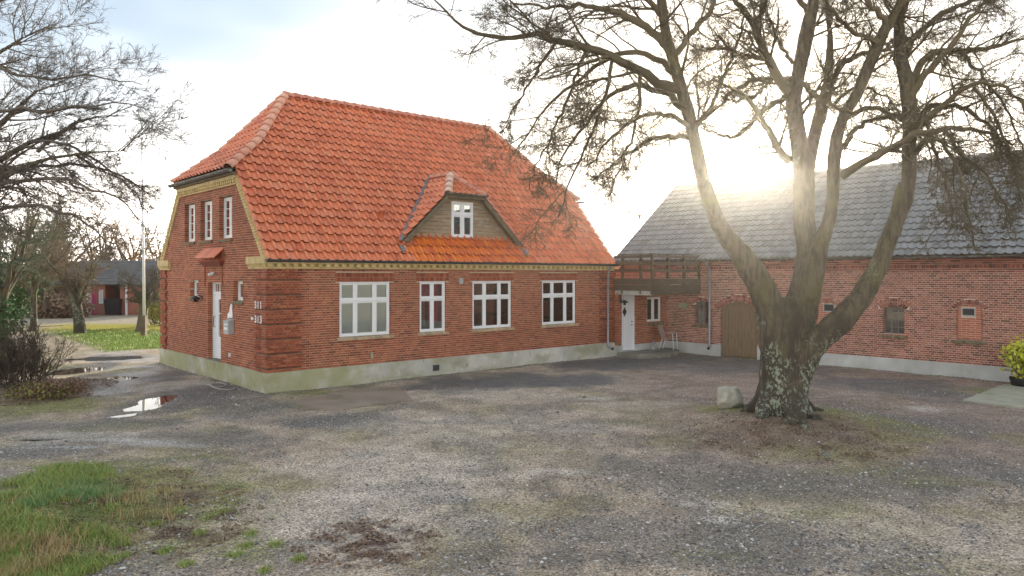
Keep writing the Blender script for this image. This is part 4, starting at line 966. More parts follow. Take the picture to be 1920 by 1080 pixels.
# cornice under the eave: recessed plain courses with a row of dog-tooth bricks between two proud courses
mb = MB(); dd = MB(); zt = BZ+(NR-6)*CO
mb.box(BX0-.55, BX1, .007, .26, zt, 3.50)
x = BX0
while x < BX1:
    dd.box(x, x+.223, -.03, .1, zt+.006, zt+.057); dd.box(x+.11, x+.333 if x+.333 < BX1 else BX1, -.055, .1, zt+.195, zt+.246); dd.box(x, x+.223, -.07, .1, zt+.258, zt+.309); dd.box(x+.11, x+.333, -.085, .1, zt+.321, zt+.372)
    for k in (0, 1):
        c = x+.06+k*.1175
        dd.poly([(c-.055,.0,zt+.069),(c,-.055,zt+.069),(c+.055,.0,zt+.069),(c-.055,.0,zt+.183),(c,-.055,zt+.183),(c+.055,.0,zt+.183)], [(0,1,4,3),(1,2,5,4),(3,4,5),(2,1,0)])
    x += .235
co_ = mb.build('cornice', M['mortar2'], barn); tag(dd.build('cornice_brickwork', M['brick2'], co_), kind='stuff')
def arch_bricks(geo, t_, parent, rows=1, y=-.012, ext=.06):
    m, zc, Rr, hw, zs, rise = geo; q = MB()
    for rw in range(rows):
        r0 = Rr+rw*.12; r1 = r0+.112; an = math.asin(min(1, (hw+ext)/Rr)); n = int(2*an*r0/.068)
        for i in range(n):
            a0 = -an+2*an*(i+.09)/n; a1 = -an+2*an*(i+.91)/n
            pts = [(m+r*math.sin(a_), zc+r*math.cos(a_)) for r, a_ in ((r0,a0),(r1,a0),(r1,a1),(r0,a1))]
            q.prism(pts, y+random.uniform(-.004,.004), .12, 'y')
    tag(q.build('arch_brickwork', M['brick2'], parent, recalc=True), kind='stuff')
for i, g_ in enumerate(ARCH): arch_bricks(g_, .12, wallB, 2 if i == 2 else 1)
arch_bricks(GATE.geo, .235, wallB, 2, ext=.1)
# bricked-up niches: newer orange bricks set back, small framed slot window
def slopesill(q, s0, s1, z0, z1, pr=.07):
    n = max(2, int((s1-s0)/.12)); st = (s1-s0)/n
    for i in range(n):
        x0, x1 = s0+i*st+.002, s0+(i+1)*st-.002; dz = random.uniform(-.004,.004)
        q.poly([(x0,-pr,z0),(x1,-pr,z0),(x1,.1,z0),(x0,.1,z0),(x0,-pr,z1-.045+dz),(x1,-pr,z1-.045+dz),(x1,.1,z1+dz),(x0,.1,z1+dz)], [(0,3,2,1),(4,5,6,7),(0,1,5,4),(1,2,6,5),(2,3,7,6),(3,0,4,7)])
for w_, (su0, su1, sv0, sv1) in ((W_N1, (1544,1562,571,583)), (W_N2, (1804,1826,579,591))):
    f_, a, b_, zb = w_
    inf = link('infill', bpy.data.meshes.new('infill'), barn); mu = (su0+su1)/2
    sa, sb_ = bs(su0), bs(su1); z1 = bs(mu, sv0)[1]; z0 = bs(mu, sv1)[1]
    lb = MB(); bk = MB(); r = 0; z = zb; top = f_.geo[4]+f_.geo[5]
    while z < top:
        sp = f_(z+.03) or (a, b_)
        bk.box(a-.01, b_+.01, .057, .3, z, z+CO)
        x = sp[0]+(0 if r % 2 else -.118)
        while x < sp[1]:
            x0 = max(x, sp[0]); x1 = min(x+.223, sp[1])
            for q0, q1 in holes_minus([(x0, x1)], [(sa-.04, sb_+.04)] if z0-.06 < z+.03 < z1+.04 else []):
                lb.box(q0, q1, .05+random.uniform(-.002,.002), .2, z+.006, z+.057)
            x += .235
        z += CO; r += 1
    inf.data = bk.mesh('infill', M['mortar2']); tag(lb.build('brickwork', M['brickin'], inf), kind='stuff')
    q = MB(); q.box(sa-.035, sb_+.035, .035, .08, z1, z1+.035); q.box(sa-.035, sb_+.035, .035, .08, z0-.035, z0); q.box(sa-.035, sa, .035, .08, z0, z1); q.box(sb_, sb_+.035, .035, .08, z0, z1); wf = q.build('window', M['deck'], inf)
    q = MB(); q.box(sa, sb_, .052, .056, z0, z1); q.build('pane', M['black'], wf)
    q = MB(); slopesill(q, a-.14, b_+.10, zb-.11, zb+.0); q.build('sill', M['sillold'], inf)
# iron-framed arched windows
def iron_window(w_, cols, rows_, lab=None):
    f_, a, b_, zb = w_; m, zc, Rr, hw, zs, rise = f_.geo
    q = MB(); top = zs+rise
    outer = [(a, zb), (b_, zb), (b_, zs)]+[(m+Rr*math.sin(t_), zc+Rr*math.cos(t_)) for t_ in np.linspace(math.asin(hw/Rr), -math.asin(hw/Rr), 9)][1:-1]+[(a, zs)]
    for i in range(len(outer)):
        p, p2 = outer[i], outer[(i+1) % len(outer)]; dx, dz = p2[0]-p[0], p2[1]-p[1]; l = math.hypot(dx, dz); nx, nz = -dz/l*.035, dx/l*.035
        q.prism([p, p2, (p2[0]+nx, p2[1]+nz), (p[0]+nx, p[1]+nz)], .10, .15, 'y')
    o = q.build('window', M['iron'], barn, recalc=True)
    q = MB()
    for k in range(1, cols): x = a+(b_-a)*k/cols; q.box(x-.011, x+.011, .115, .135, zb+.03, (zs+rise*.9) if abs(x-m) < .1 else zs+rise*.5)
    for k in range(1, rows_): z = zb+(top-zb)*k/rows_; q.box(a+.03, b_-.03, .1151, .1349, z-.011, z+.011)
    q.build('glazing_bar', M['iron'], o)
    ce = 0; q = MB(); q.prism([(x_, z_) for x_, z_ in outer], .124, .128, 'y'); q.build('pane', M['glass'], o, recalc=True)
    q = MB(); slopesill(q, a-.12, b_+.11, zb-.11, zb-.002); q.build('sill', M['sillold'], o)
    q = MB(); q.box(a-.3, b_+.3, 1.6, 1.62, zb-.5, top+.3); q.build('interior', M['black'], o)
iron_window(W_MD, 3, 4); iron_window(W_SM, 3, 3)
# gate: boards as parts
gt = tag(link('gate', None), None) if False else None
gm_ = MB(); m, zc, Rr, hw, zs, rise = GATE.geo
gm_.box(gate[0], gate[1], .12, .16, .02, zs)
gateo = gm_.build('gate', M['woodd'], barn)
nb = 11
for i in range(nb):
    x0 = gate[0]+(gate[1]-gate[0])*i/nb+.004; x1 = gate[0]+(gate[1]-gate[0])*(i+1)/nb-.004
    zz = lambda x: zc+math.sqrt(max(Rr*Rr-(x-m)**2, 0))
    q = MB(); yj = random.uniform(-.003,.003); q.prism([(x0,.03),(x1,.03),(x1,zz(x1)),(x0,zz(x0))], .085+yj, .115+yj, 'y'); q.build('board', M['woodg'], gateo, recalc=True)
q = MB(); q.box(gate[0]-.12, gate[0], -.02, .2, -.1, BZ+.06); q.box(gate[1], gate[1]+.13, -.02, .2, -.1, BZ+.06); q.build('gate_kerb', M['deck'], barn)
# barn body (back, ends) and roof
q = MB(); q.box(BX0, BX1, BDp-.25, BDp, 0, 3.5); q.box(BX0, BX0+.25, .26, BDp-.25, 0, 3.5); q.box(BX1-.25, BX1, .26, BDp-.25, 0, 3.5)
for x in (BX0, BX1-.25): q.prism([(0,3.5),(BDp,3.5),(BDp/2,6.75)], x, x+.25, 'x')
q.build('wall', M['brick2'], barn, recalc=True)
roofB = link('roof', bpy.data.meshes.new('roof'), barn)
EY = -.22; ps = (BRZ-3.56)/(BDp/2-EY); q = MB(); e = -.05
q.poly([(BX0-.12,EY,3.56+e),(BX1,EY,3.56+e),(BX1,BDp/2,BRZ+e),(BX0-.12,BDp/2,BRZ+e),(BX1,BDp-EY,3.56+e),(BX0-.12,BDp-EY,3.56+e)], [(0,1,2,3),(3,2,4,5)])
roofB.data = q.mesh('roof', M['woodd'])
lB = math.hypot(BDp/2-EY, BRZ-3.56); rb = 16; tlB = lB/rb; ncB = int((BX1-BX0+.12)/.218)
lay_tiles(roofB, (BX0-.12, EY, 3.56), (1,0,0), (0,BDp/2-EY,BRZ-3.56), ncB, rb, .218, tlB, lambda r: [], M['tile2'], 'bf', 300, b_w, h_=.05)
lay_tiles(roofB, (BX1, BDp-EY, 3.56), (-1,0,0), (0,-(BDp/2-EY),BRZ-3.56), ncB, rb, .218, tlB, lambda r: [], M['tile2'], 'bb', 0, b_w, h_=.05)
M['ridge2'] = M['tile2']
caps(roofB, (BX0-.12, BDp/2, BRZ+.06), (BX1, BDp/2, BRZ+.06), r=.12, matk='ridge2')
q = MB(); q.prism([(EY,3.50),(EY,3.60),(BDp/2,BRZ+.04),(BDp-EY,3.60),(BDp-EY,3.50),(BDp/2,BRZ-.12)], BX0-.15, BX0-.11, 'x'); q.build('bargeboard', M['woodd'], roofB, recalc=True)
gutter(roofB, (BX0-.1, EY-.05, 3.545), (BX1, EY-.05, 3.545), 'gutterm', .065)
q = MB(); q.box(BX0, BX1, EY+.02, .0, 3.49, 3.52); q.build('fascia', M['woodd'], roofB)
downpipe(b_w, TB, bs(1333), EY-.05, 3.48, .30, 'pale zinc downpipe on the barn wall left of the wooden gate')
mb = MB(); mb.box(0, .38, -.02, 0, 0, .2)
xs_, zs_ = bs(1273, 578); thing_mb(mb, 'sign', M['slab'], b_w(xs_, -.001, zs_), TB, 'small blank pale sign on the barn wall near the balcony', 'sign', bv=.004)

# ------------------------------------------------------------------ low annex between house and barn, with the balcony on top
annex = tag(empty('annex', h_w(HL, -.25), TH), 'low brick annex with a white door, joining farmhouse and barn under the balcony', 'annex')
def a_w(x, y, z=0): return h_w(HL+x, y-.25, z)
AX1 = 16.35-HL; AZ = .39
ad = (h_front(1166,-.25)-HL, h_front(1192,-.25)-HL); aw = (h_front(1213,-.25)-HL, h_front(1240,-.25)-HL)
q = MB(); q.box(.03, ad[0]-.001, -.03, .2, -.3, AZ); q.box(ad[1]+.001, AX1, -.03, .2, -.3, AZ); q.box(ad[0], ad[1], -.03, .2, -.3, .16); q.build('plinth', M['plinth2'], annex)
wallA = link('wall', bpy.data.meshes.new('wall'), annex)
wallA.data = brick_wall(annex, wallA, F0, AZ-.007, 31, lambda z: (0.0, AX1), [lambda z: ad if z < 2.30 else None, lambda z: aw if 1.19 < z < 2.14 else None], 'an', (M['brick'], M['mortar']), a_w, 120, None, .2)
q = MB(); q.box(0, AX1, .2, 1.9, 2.2, 2.3); q.box(.0, .2, .2, 1.9, 0, 2.2); q.box(0, AX1, 1.7, 1.9, 0, 2.2); q.build('interior', M['room'], annex)
q = MB(); q.box(ad[0], ad[0]+.05, .06, .16, .165, 2.30); q.box(ad[1]-.05, ad[1], .06, .16, .165, 2.30); q.box(ad[0]+.05, ad[1]-.05, .06, .16, 2.25, 2.30); dr = q.build('door', M['white2'], annex)
q = MB(); q.box(ad[0]+.052, ad[1]-.052, .08, .125, .18, 2.248); bevel(q.build('door_leaf', M['white2'], dr), .004)
for k in range(1, 5): q = MB(); x = ad[0]+.05+(ad[1]-ad[0]-.1)*k/5; q.box(x-.003, x+.003, .0775, .0805, .25, 2.2); q.build('groove', M['mailbox'], dr)
q = MB(); cx = ad[0]+.24; q.prism([(cx-.12,1.62),(cx,1.44),(cx+.12,1.62),(cx,1.80)], .07, .0795, 'y'); q.build('pane', M['black'], dr, recalc=True)
q = MB(); q.tube([(ad[1]-.14,.078,1.12),(ad[1]-.14,.03,1.12),(ad[1]-.25,.03,1.12)], .012, 6); q.lathe([(0,-.02),(.025,-.02),(.025,.02),(0,.02)], c=(ad[1]-.14,.07,1.24), n=10); q.build('handle', M['black'], dr)
q = MB(); q.box(-.002, .013, .002, .24, AZ, 2.3); ret = q.build('wall', M['mortar'], annex); q = MB()
for r in range(30):
    z = AZ+r*CO
    for y0, y1 in (((.0,.105),(.117,.24)) if r % 2 else ((.0,.24),)): q.box(-.012, .01, y0, y1, z+.006, z+.057)
tag(q.build('brickwork', M['brick'], ret), kind='stuff')
window(annex, 'window', F0, aw[0], aw[1], 1.19, 2.14, (1,1), None, .05, sill=(aw[0]-.05, aw[1]+.1, 1.05, 1.186), mw=.04)
q = MB(); q.box(aw[0]+.02, aw[0]+.3, .3, .32, 1.2, 2.1); q.build('curtain', M['blind'], annex)
wall_lamp(h_w, TH, (HL+.10, -.251, 2.02), 'black hooded lamp beside the white annex door', 1, F0)
# stoop
q = MB(); sp_ = [(-.15,-.22),(-.05,-.95),(.5,-1.25),(1.3,-1.35),(2.1,-1.15),(2.6,-.75),(2.75,-.2)]
q.prism([(x, y) for x, y in sp_]+[(2.6,.25-.02),(-.1,.25-.02)][:0]+[(2.75,-.03),(-.15,-.03)], -.2, .155, 'z'); o = q.build('stoop', M['stoop'], annex, recalc=True); bevel(o, .03, 2)
# balcony: deck and railing
balc = link('balcony', bpy.data.meshes.new('balcony'), annex); q = MB()
BX = 2.98; BYf = -1.50
q.prism([(.02,BYf),(BX-.1,BYf),(2.1,.0),(2.1,.8),(.02,.8)], 2.31, 2.43, 'z'); balc.data = q.mesh('balcony', M['balc'])
q = MB(); q.box(.0,.02,BYf-.02,.2,2.27,2.44); q.build('fascia', M['deck'], balc); q = MB(); q.box(.021,BX-.1,BYf-.04,BYf-.001,2.27,2.44); q.build('fascia', M['balc'], balc)
for (x, y) in ((.04,-.15),(.04,-1.0),(.04,BYf),(.95,BYf),(1.9,BYf),(2.86,BYf)):
    q = MB(); q.box(x-.045, x+.045, y-.045, y+.045, 2.30, 3.72); bevel(q.build('post', M['balc'], balc), .006)
for z0, z1, yy in ((3.60,3.70,.0),(3.34,3.46,.0),(3.10,3.20,.0),(2.645,2.86,.0),(2.42,2.63,.0)):
    q = MB(); q.box(-.03, -.006, BYf-.07, .22, z0, z1); q.build('rail', M['balc'], balc)
    q = MB(); q.box(-.03, BX, BYf-.072, BYf-.046, z0, z1); q.build('rail', M['balc'], balc)
q = MB(); q.box(-.05, .09, BYf-.08, .22, 3.72, 3.75); q.box(.09, BX, BYf-.08, BYf+.06, 3.7201, 3.7501); q.build('handrail', M['balc'], balc)
# metal lantern and garden chair on the stoop
o = tag(empty('lantern', a_w(1.62,-.33,.155), TH), 'small metal lantern standing on the stoop against the annex wall', 'lantern')
mb = MB(); mb.box(-.09,.09,-.09,.09,0,.03); mb.prism([(-.1,0),(.1,0),(.1,.02),(-.1,.02)], -.1, .1, 'y'); mb.build('base', M['zinc'], o)
for x in (-.07,.07):
    for y in (-.07,.07): mb = MB(); mb.box(x-.008,x+.008,y-.008,y+.008,.03,.22); mb.build('post', M['zinc'], o)
mb = MB(); mb.lathe([(.13,.22),(.06,.29),(.04,.31),(0,.33)], n=4); mb.build('roof', M['zinc'], o)
mb = MB(); mb.tube([(-.05,0,.3),(-.04,0,.38),(.04,0,.38),(.05,0,.3)], .006, 6); mb.build('handle', M['zinc'], o)
mb = MB(); mb.lathe([(0,.03),(.035,.03),(.035,.12),(0,.12)], n=10); mb.build('candle', M['white'], o)
def chair(x, y, z, rz, lab):
    o = tag(empty('garden_chair', a_w(x, y, z), TH+rz), lab, 'chair')
    mb = MB(); mb.poly([(-.22,-.22,.42),(.22,-.22,.42),(.22,.2,.40),(-.22,.2,.40),(-.22,-.22,.40),(.22,-.22,.40),(.22,.2,.38),(-.22,.2,.38)], [(0,1,2,3),(7,6,5,4),(0,4,5,1),(1,5,6,2),(2,6,7,3),(3,7,4,0)]); mb.build('seat', M['cloth'], o)
    mb = MB()
    for k in range(9): xx = -.21+k*.0525; mb.poly([(xx-.022,.2,.42),(xx+.022,.2,.42),(xx*1.12+.022,.36,.92),(xx*1.12-.022,.36,.92),(xx-.022,.215,.42),(xx+.022,.215,.42),(xx*1.12+.022,.375,.92),(xx*1.12-.022,.375,.92)], [(0,1,2,3),(7,6,5,4),(0,4,5,1),(1,5,6,2),(2,6,7,3),(3,7,4,0)])
    mb.build('backrest', M['cloth'], o)
    for sx in (-1, 1):
        mb = MB(); mb.tube([(sx*.25,-.24,0),(sx*.25,-.22,.42),(sx*.25,-.2,.62)], .014, 6); mb.build('leg', M['white'], o, True)
        mb = MB(); mb.tube([(sx*.24,.34,0),(sx*.24,.2,.42)], .014, 6); mb.build('leg', M['white'], o, True)
        mb = MB(); mb.tube([(sx*.25,-.24,.63),(sx*.26,.1,.64),(sx*.25,.26,.6)], .018, 6); mb.build('armrest', M['cloth'], o, True)
    return o
chair(2.2, -.62, .15, .35, 'brown slatted garden chair with thin white legs in the corner by the barn')
# concrete slabs in the yard
def slab(name, px, m_, h, label=None, inner=.02):
    pts = [ground(u, v) for u, v in px]; q = MB(); zt = max(gz(*p) for p in pts)*.5+h
    q.prism(pts, -.2, zt, 'z'); return tag(q.build(name, m_, None, recalc=True), kind='structure')
slab('concrete_apron', [(551,752),(563,770),(645,768),(775,752),(748,726),(640,733)], M['apron'], .018)
slab('concrete_slab', [(1804,753),(1884,722),(2050,716),(2080,790),(1920,767)], M['slab'], .03)

# ------------------------------------------------------------------ boulder
def rock(name, loc, r, label, m_, seed=3, group=None):
    b = bmesh.new(); bmesh.ops.create_icosphere(b, subdivisions=4, radius=1)
    pl = [Vector((0,0,1)), Vector((-.8,-.5,.25)).normalized(), Vector((.75,-.55,.3)).normalized(), Vector((.1,-1,-.1)).normalized(), Vector((-.5,.8,.2)).normalized(), Vector((.9,.4,.1)).normalized(), Vector((-1,.1,-.1)).normalized(), Vector((.3,-.6,-.75)).normalized(), Vector((-.35,-.6,-.7)).normalized()]
    for v in b.verts:
        p = v.co.copy()
        for n_ in pl:
            d = p.dot(n_)-.76
            if d > 0: p -= n_*d*.9
        p *= 1+.05*mnoise.noise(p*2.5+Vector((seed,0,0)))+.02*mnoise.noise(p*7)
        v.co = Vector((p.x*r[0], p.y*r[1], p.z*r[2]))
    me_ = bpy.data.meshes.new(name); b.to_mesh(me_); b.free(); me_.materials.append(m_); me_.polygons.foreach_set('use_smooth', [True]*len(me_.polygons))
    o = link(name, me_); o.location = loc; return tag(o, label, 'stone', group)
bx, by = ground(1367, 775, .1); rock('boulder', (bx, by, .20+gz(bx, by)), (.31,.29,.29), 'mossy angular boulder lying on the ground left of the big tree', M['stone'])

# ------------------------------------------------------------------ trees
class Tubes:
    def __init__(s): s.g = {}
    def add(s, P, R, sides): s.g.setdefault((P.shape[1], sides), []).append((P, R))
    def mesh(s, name, m_, smooth=False):
        VV = []; QQ = []; nb = 0
        for (k, m), lst in s.g.items():
            P = np.concatenate([p for p, _ in lst]); R = np.concatenate([r for _, r in lst]); n = len(P)
            T = np.gradient(P, axis=1); T /= np.linalg.norm(T, axis=2, keepdims=True)+1e-9
            mt = P[:,-1]-P[:,0]; mt /= np.linalg.norm(mt, axis=1, keepdims=True)+1e-9
            ref = np.where(np.abs(mt[:,2:3]) < .8, np.array([[0,0,1.]]), np.array([[1.,0,0]]))[:,None,:]
            A = np.cross(T, ref); A /= np.linalg.norm(A, axis=2, keepdims=True)+1e-9; B = np.cross(T, A)
            an = np.arange(m)*2*np.pi/m
            V = P[:,:,None,:]+R[:,:,None,None]*(A[:,:,None,:]*np.cos(an)[None,None,:,None]+B[:,:,None,:]*np.sin(an)[None,None,:,None])
            i = np.arange(n*k*m).reshape(n, k, m); j = np.roll(i, -1, 2)
            Q = np.stack([i[:,:-1], j[:,:-1], j[:,1:], i[:,1:]], -1).reshape(-1, 4)+nb
            VV.append(V.reshape(-1, 3)); QQ.append(Q); nb += n*k*m
        return mesh_np(name, np.concatenate(VV), np.concatenate(QQ), [m_], smooth=smooth)
def unit(a): return a/(np.linalg.norm(a, axis=-1, keepdims=True)+1e-9)
def grow(S0, D0, L0, R0, k, wob, trop, tip=.35):
    """vectorised branches: starts, directions, lengths, radii -> polylines (n,k,3) and radii (n,k)"""
    n = len(S0); P = np.zeros((n,k,3)); P[:,0] = S0; D = D0.copy(); st = (L0/(k-1))[:,None]
    for i in range(1, k):
        D = unit(D+RNG.normal(0, wob, (n,3))+trop); P[:,i] = P[:,i-1]+D*st
    t_ = np.linspace(0, 1, k)[None]; return P, R0[:,None]*(1-(1-tip)*t_)
def spawn(P, R, L, per, tmin, ang, ratio, rr, rmin, jitter=.35, bias=None, tmax=1.0):
    n, k, _ = P.shape; cnt = np.maximum(1, np.round(per*(np.ones(n) if np.isscalar(per) or len(per) != n else 1))).astype(int) if not np.isscalar(per) else np.full(n, per)
    idx = np.repeat(np.arange(n), cnt); m = len(idx); t_ = tmin+(tmax-tmin)*RNG.random(m); f_ = t_*(k-1); i0 = np.minimum(f_.astype(int), k-2); w_ = (f_-i0)[:,None]
    S0 = P[idx,i0]*(1-w_)+P[idx,i0+1]*w_; T = unit(P[idx,i0+1]-P[idx,i0]); q = RNG.normal(size=(m,3))
    if bias is not None: q += bias
    q = unit(q-T*np.sum(q*T, 1, keepdims=True)); a_ = np.radians(RNG.uniform(ang[0], ang[1], m))[:,None]
    D = T*np.cos(a_)+q*np.sin(a_); Ln = L[idx]*ratio*(1-.45*t_)*RNG.uniform(1-jitter, 1+jitter, m)
    r_ = np.maximum((R[idx,i0]*rr), rmin)
    return S0, D, Ln, r_
def poly3(lst):
    """[(u,v,width px,Y)] -> points and radii"""
    P = np.array([at(u, v, Y) for u, v, w_, Y in lst]); R = np.array([w_*Y/F/2 for u, v, w_, Y in lst]); return P, R
def resample(P, R, k):
    d = np.concatenate([[0], np.cumsum(np.linalg.norm(np.diff(P, axis=0), axis=1))]); t_ = np.linspace(0, d[-1], k)
    # catmull-like smoothing by interpolating a densified curve
    Q = np.stack([np.interp(t_, d, P[:,i]) for i in range(3)], 1); q = Q.copy(); q[1:-1] = (Q[:-2]+2*Q[1:-1]+Q[2:])/4; return q, np.interp(t_, d, R), d[-1]
def fused(parts, name, m_, voxel, parent, lumps=1.0):
    mb = MB()
    for P, R in parts: mb.tube([tuple(p) for p in P], [float(r) for r in R], 14)
    o = mb.build(name, m_, None, recalc=True); md = o.modifiers.new('r', 'REMESH'); md.mode = 'VOXEL'; md.voxel_size = voxel; md.adaptivity = 0
    s_ = o.modifiers.new('s', 'SMOOTH'); s_.iterations = 4; s_.factor = .5
    dg = bpy.context.evaluated_depsgraph_get(); me_ = bpy.data.meshes.new_from_object(o.evaluated_get(dg)); bpy.data.objects.remove(o)
    nv_ = len(me_.vertices); co = np.empty(nv_*3, np.float32); me_.vertices.foreach_get('co', co); co = co.reshape(-1,3); no = np.empty(nv_*3, np.float32); me_.vertices.foreach_get('normal', no); no = no.reshape(-1,3)
    h = np.array([mnoise.noise(Vector((p[0]*2.6, p[1]*2.6, p[2]*1.6)))*.05*lumps+mnoise.noise(Vector((p[0]*13, p[1]*13, p[2]*3.4)))*.022+mnoise.noise(Vector((p[0]*26, p[1]*26, p[2]*9)))*.009 for p in co.tolist()])
    fade = np.clip((6.5-co[:,2])/4, .25, 1); co += no*(h*fade)[:,None]; me_.vertices.foreach_set('co', co.ravel())
    me_.polygons.foreach_set('use_smooth', [True]*len(me_.polygons)); me_.update(); return link(name, me_, parent)

tx, ty = TREE
big = tag(empty('linden_tree', (0,0,0)), 'big bare lichen-covered tree with several thick stems in the middle of the yard', 'tree')
TR = {
 'base': [(1464,800,112,15.0),(1466,770,106,15.0),(1468,730,102,15.0),(1466,690,98,15.0),(1464,640,98,15.0),(1472,590,92,15.0),(1478,560,80,15.0)],
 'L': [(1455,690,60,14.9),(1450,640,70,14.9),(1446,590,70,14.85),(1432,545,68,14.8),(1408,503,58,14.7),(1378,463,46,14.6),(1345,417,38,14.5),(1327,370,34,14.4),(1316,330,32,14.3),(1306,280,31,14.2),(1292,215,31,14.1),(1277,165,29,14.0),(1262,115,27,13.9),(1248,60,25,13.8),(1240,0,22,13.7),(1238,-80,16,13.6),(1215,-170,9,13.5),(1205,-260,4,13.4)],
 'M': [(1490,640,80,15.0),(1500,590,76,15.05),(1508,545,66,15.1),(1512,500,52,15.1),(1511,463,46,15.15),(1508,400,48,15.2),(1506,324,48,15.3),(1494,240,38,15.4),(1487,185,38,15.5),(1497,139,30,15.6),(1511,70,36,15.7),(1526,0,28,15.8),(1537,-90,20,15.9),(1540,-190,11,16),(1550,-280,4,16.1)],
 'M2': [(1512,560,60,14.95),(1524,505,50,14.9),(1540,455,36,14.85),(1554,417,29,14.8),(1562,370,28,14.8),(1564,301,29,14.75),(1569,255,27,14.7),(1583,215,25,14.6),(1605,180,24,14.6),(1622,139,26,14.5),(1642,93,28,14.5),(1657,60,24,14.4),(1672,35,22,14.4),(1690,0,18,14.3),(1712,-70,12,14.2),(1738,-160,5,14.1)],
 'M3': [(1508,350,34,15.3),(1519,290,30,15.5),(1528,250,28,15.7),(1538,208,26,15.8),(1550,162,20,16),(1557,120,16,16.1),(1556,60,13,16.2),(1549,0,10,16.3),(1540,-80,5,16.4)],
 'R': [(1478,780,66,14.85),(1490,735,64,14.8),(1500,695,62,14.75),(1514,662,62,14.7),(1538,634,62,14.6),(1573,606,58,14.5),(1611,564,50,14.4),(1641,514,45,14.4),(1662,463,40,14.4),(1680,415,36,14.4),(1699,375,36,14.45),(1705,330,33,14.5),(1705,270,31,14.5),(1708,231,31,14.5),(1704,190,36,14.6),(1700,150,35,14.6),(1689,110,28,14.7),(1685,46,24,14.8),(1690,0,20,14.8),(1698,-80,14,14.9),(1706,-170,6,15)],
 'Rs': [(1672,430,26,14.4),(1683,380,22,14.3),(1690,340,13,14.25)],
}
parts = []; limbs = []
for k_, l_ in TR.items():
    P, R = poly3(l_); R = R*(.79 if k_ in ('base','L','M','R') else .85); parts.append((P, R))
    if k_ in ('L','M','M2','M3','R'): limbs.append((P, R))
for an, ln, r0 in ((-1.75,.95,.27),(-2.6,.8,.24),(-.9,.75,.24),(.1,.8,.22),(1.2,.8,.22),(2.3,.8,.22),(-1.35,1.2,.17),(3.1,.75,.22)):
    cx, cy = at(1468, 750, 15.0)[:2]; P = []; R = []
    for i in range(7):
        t_ = i/6; a_ = an+.25*math.sin(t_*2.5+an*3); d = .1+ln*t_; P.append((cx+math.cos(a_)*d, cy+math.sin(a_)*d, .95*(1-t_)**2.3+gz(cx+math.cos(a_)*d, cy+math.sin(a_)*d)-.03)); R.append(r0*(1-.68*t_))
    parts.append((np.array(P), np.array(R)))
trunk = fused(parts, 'trunk', M['bark'], .034, big)
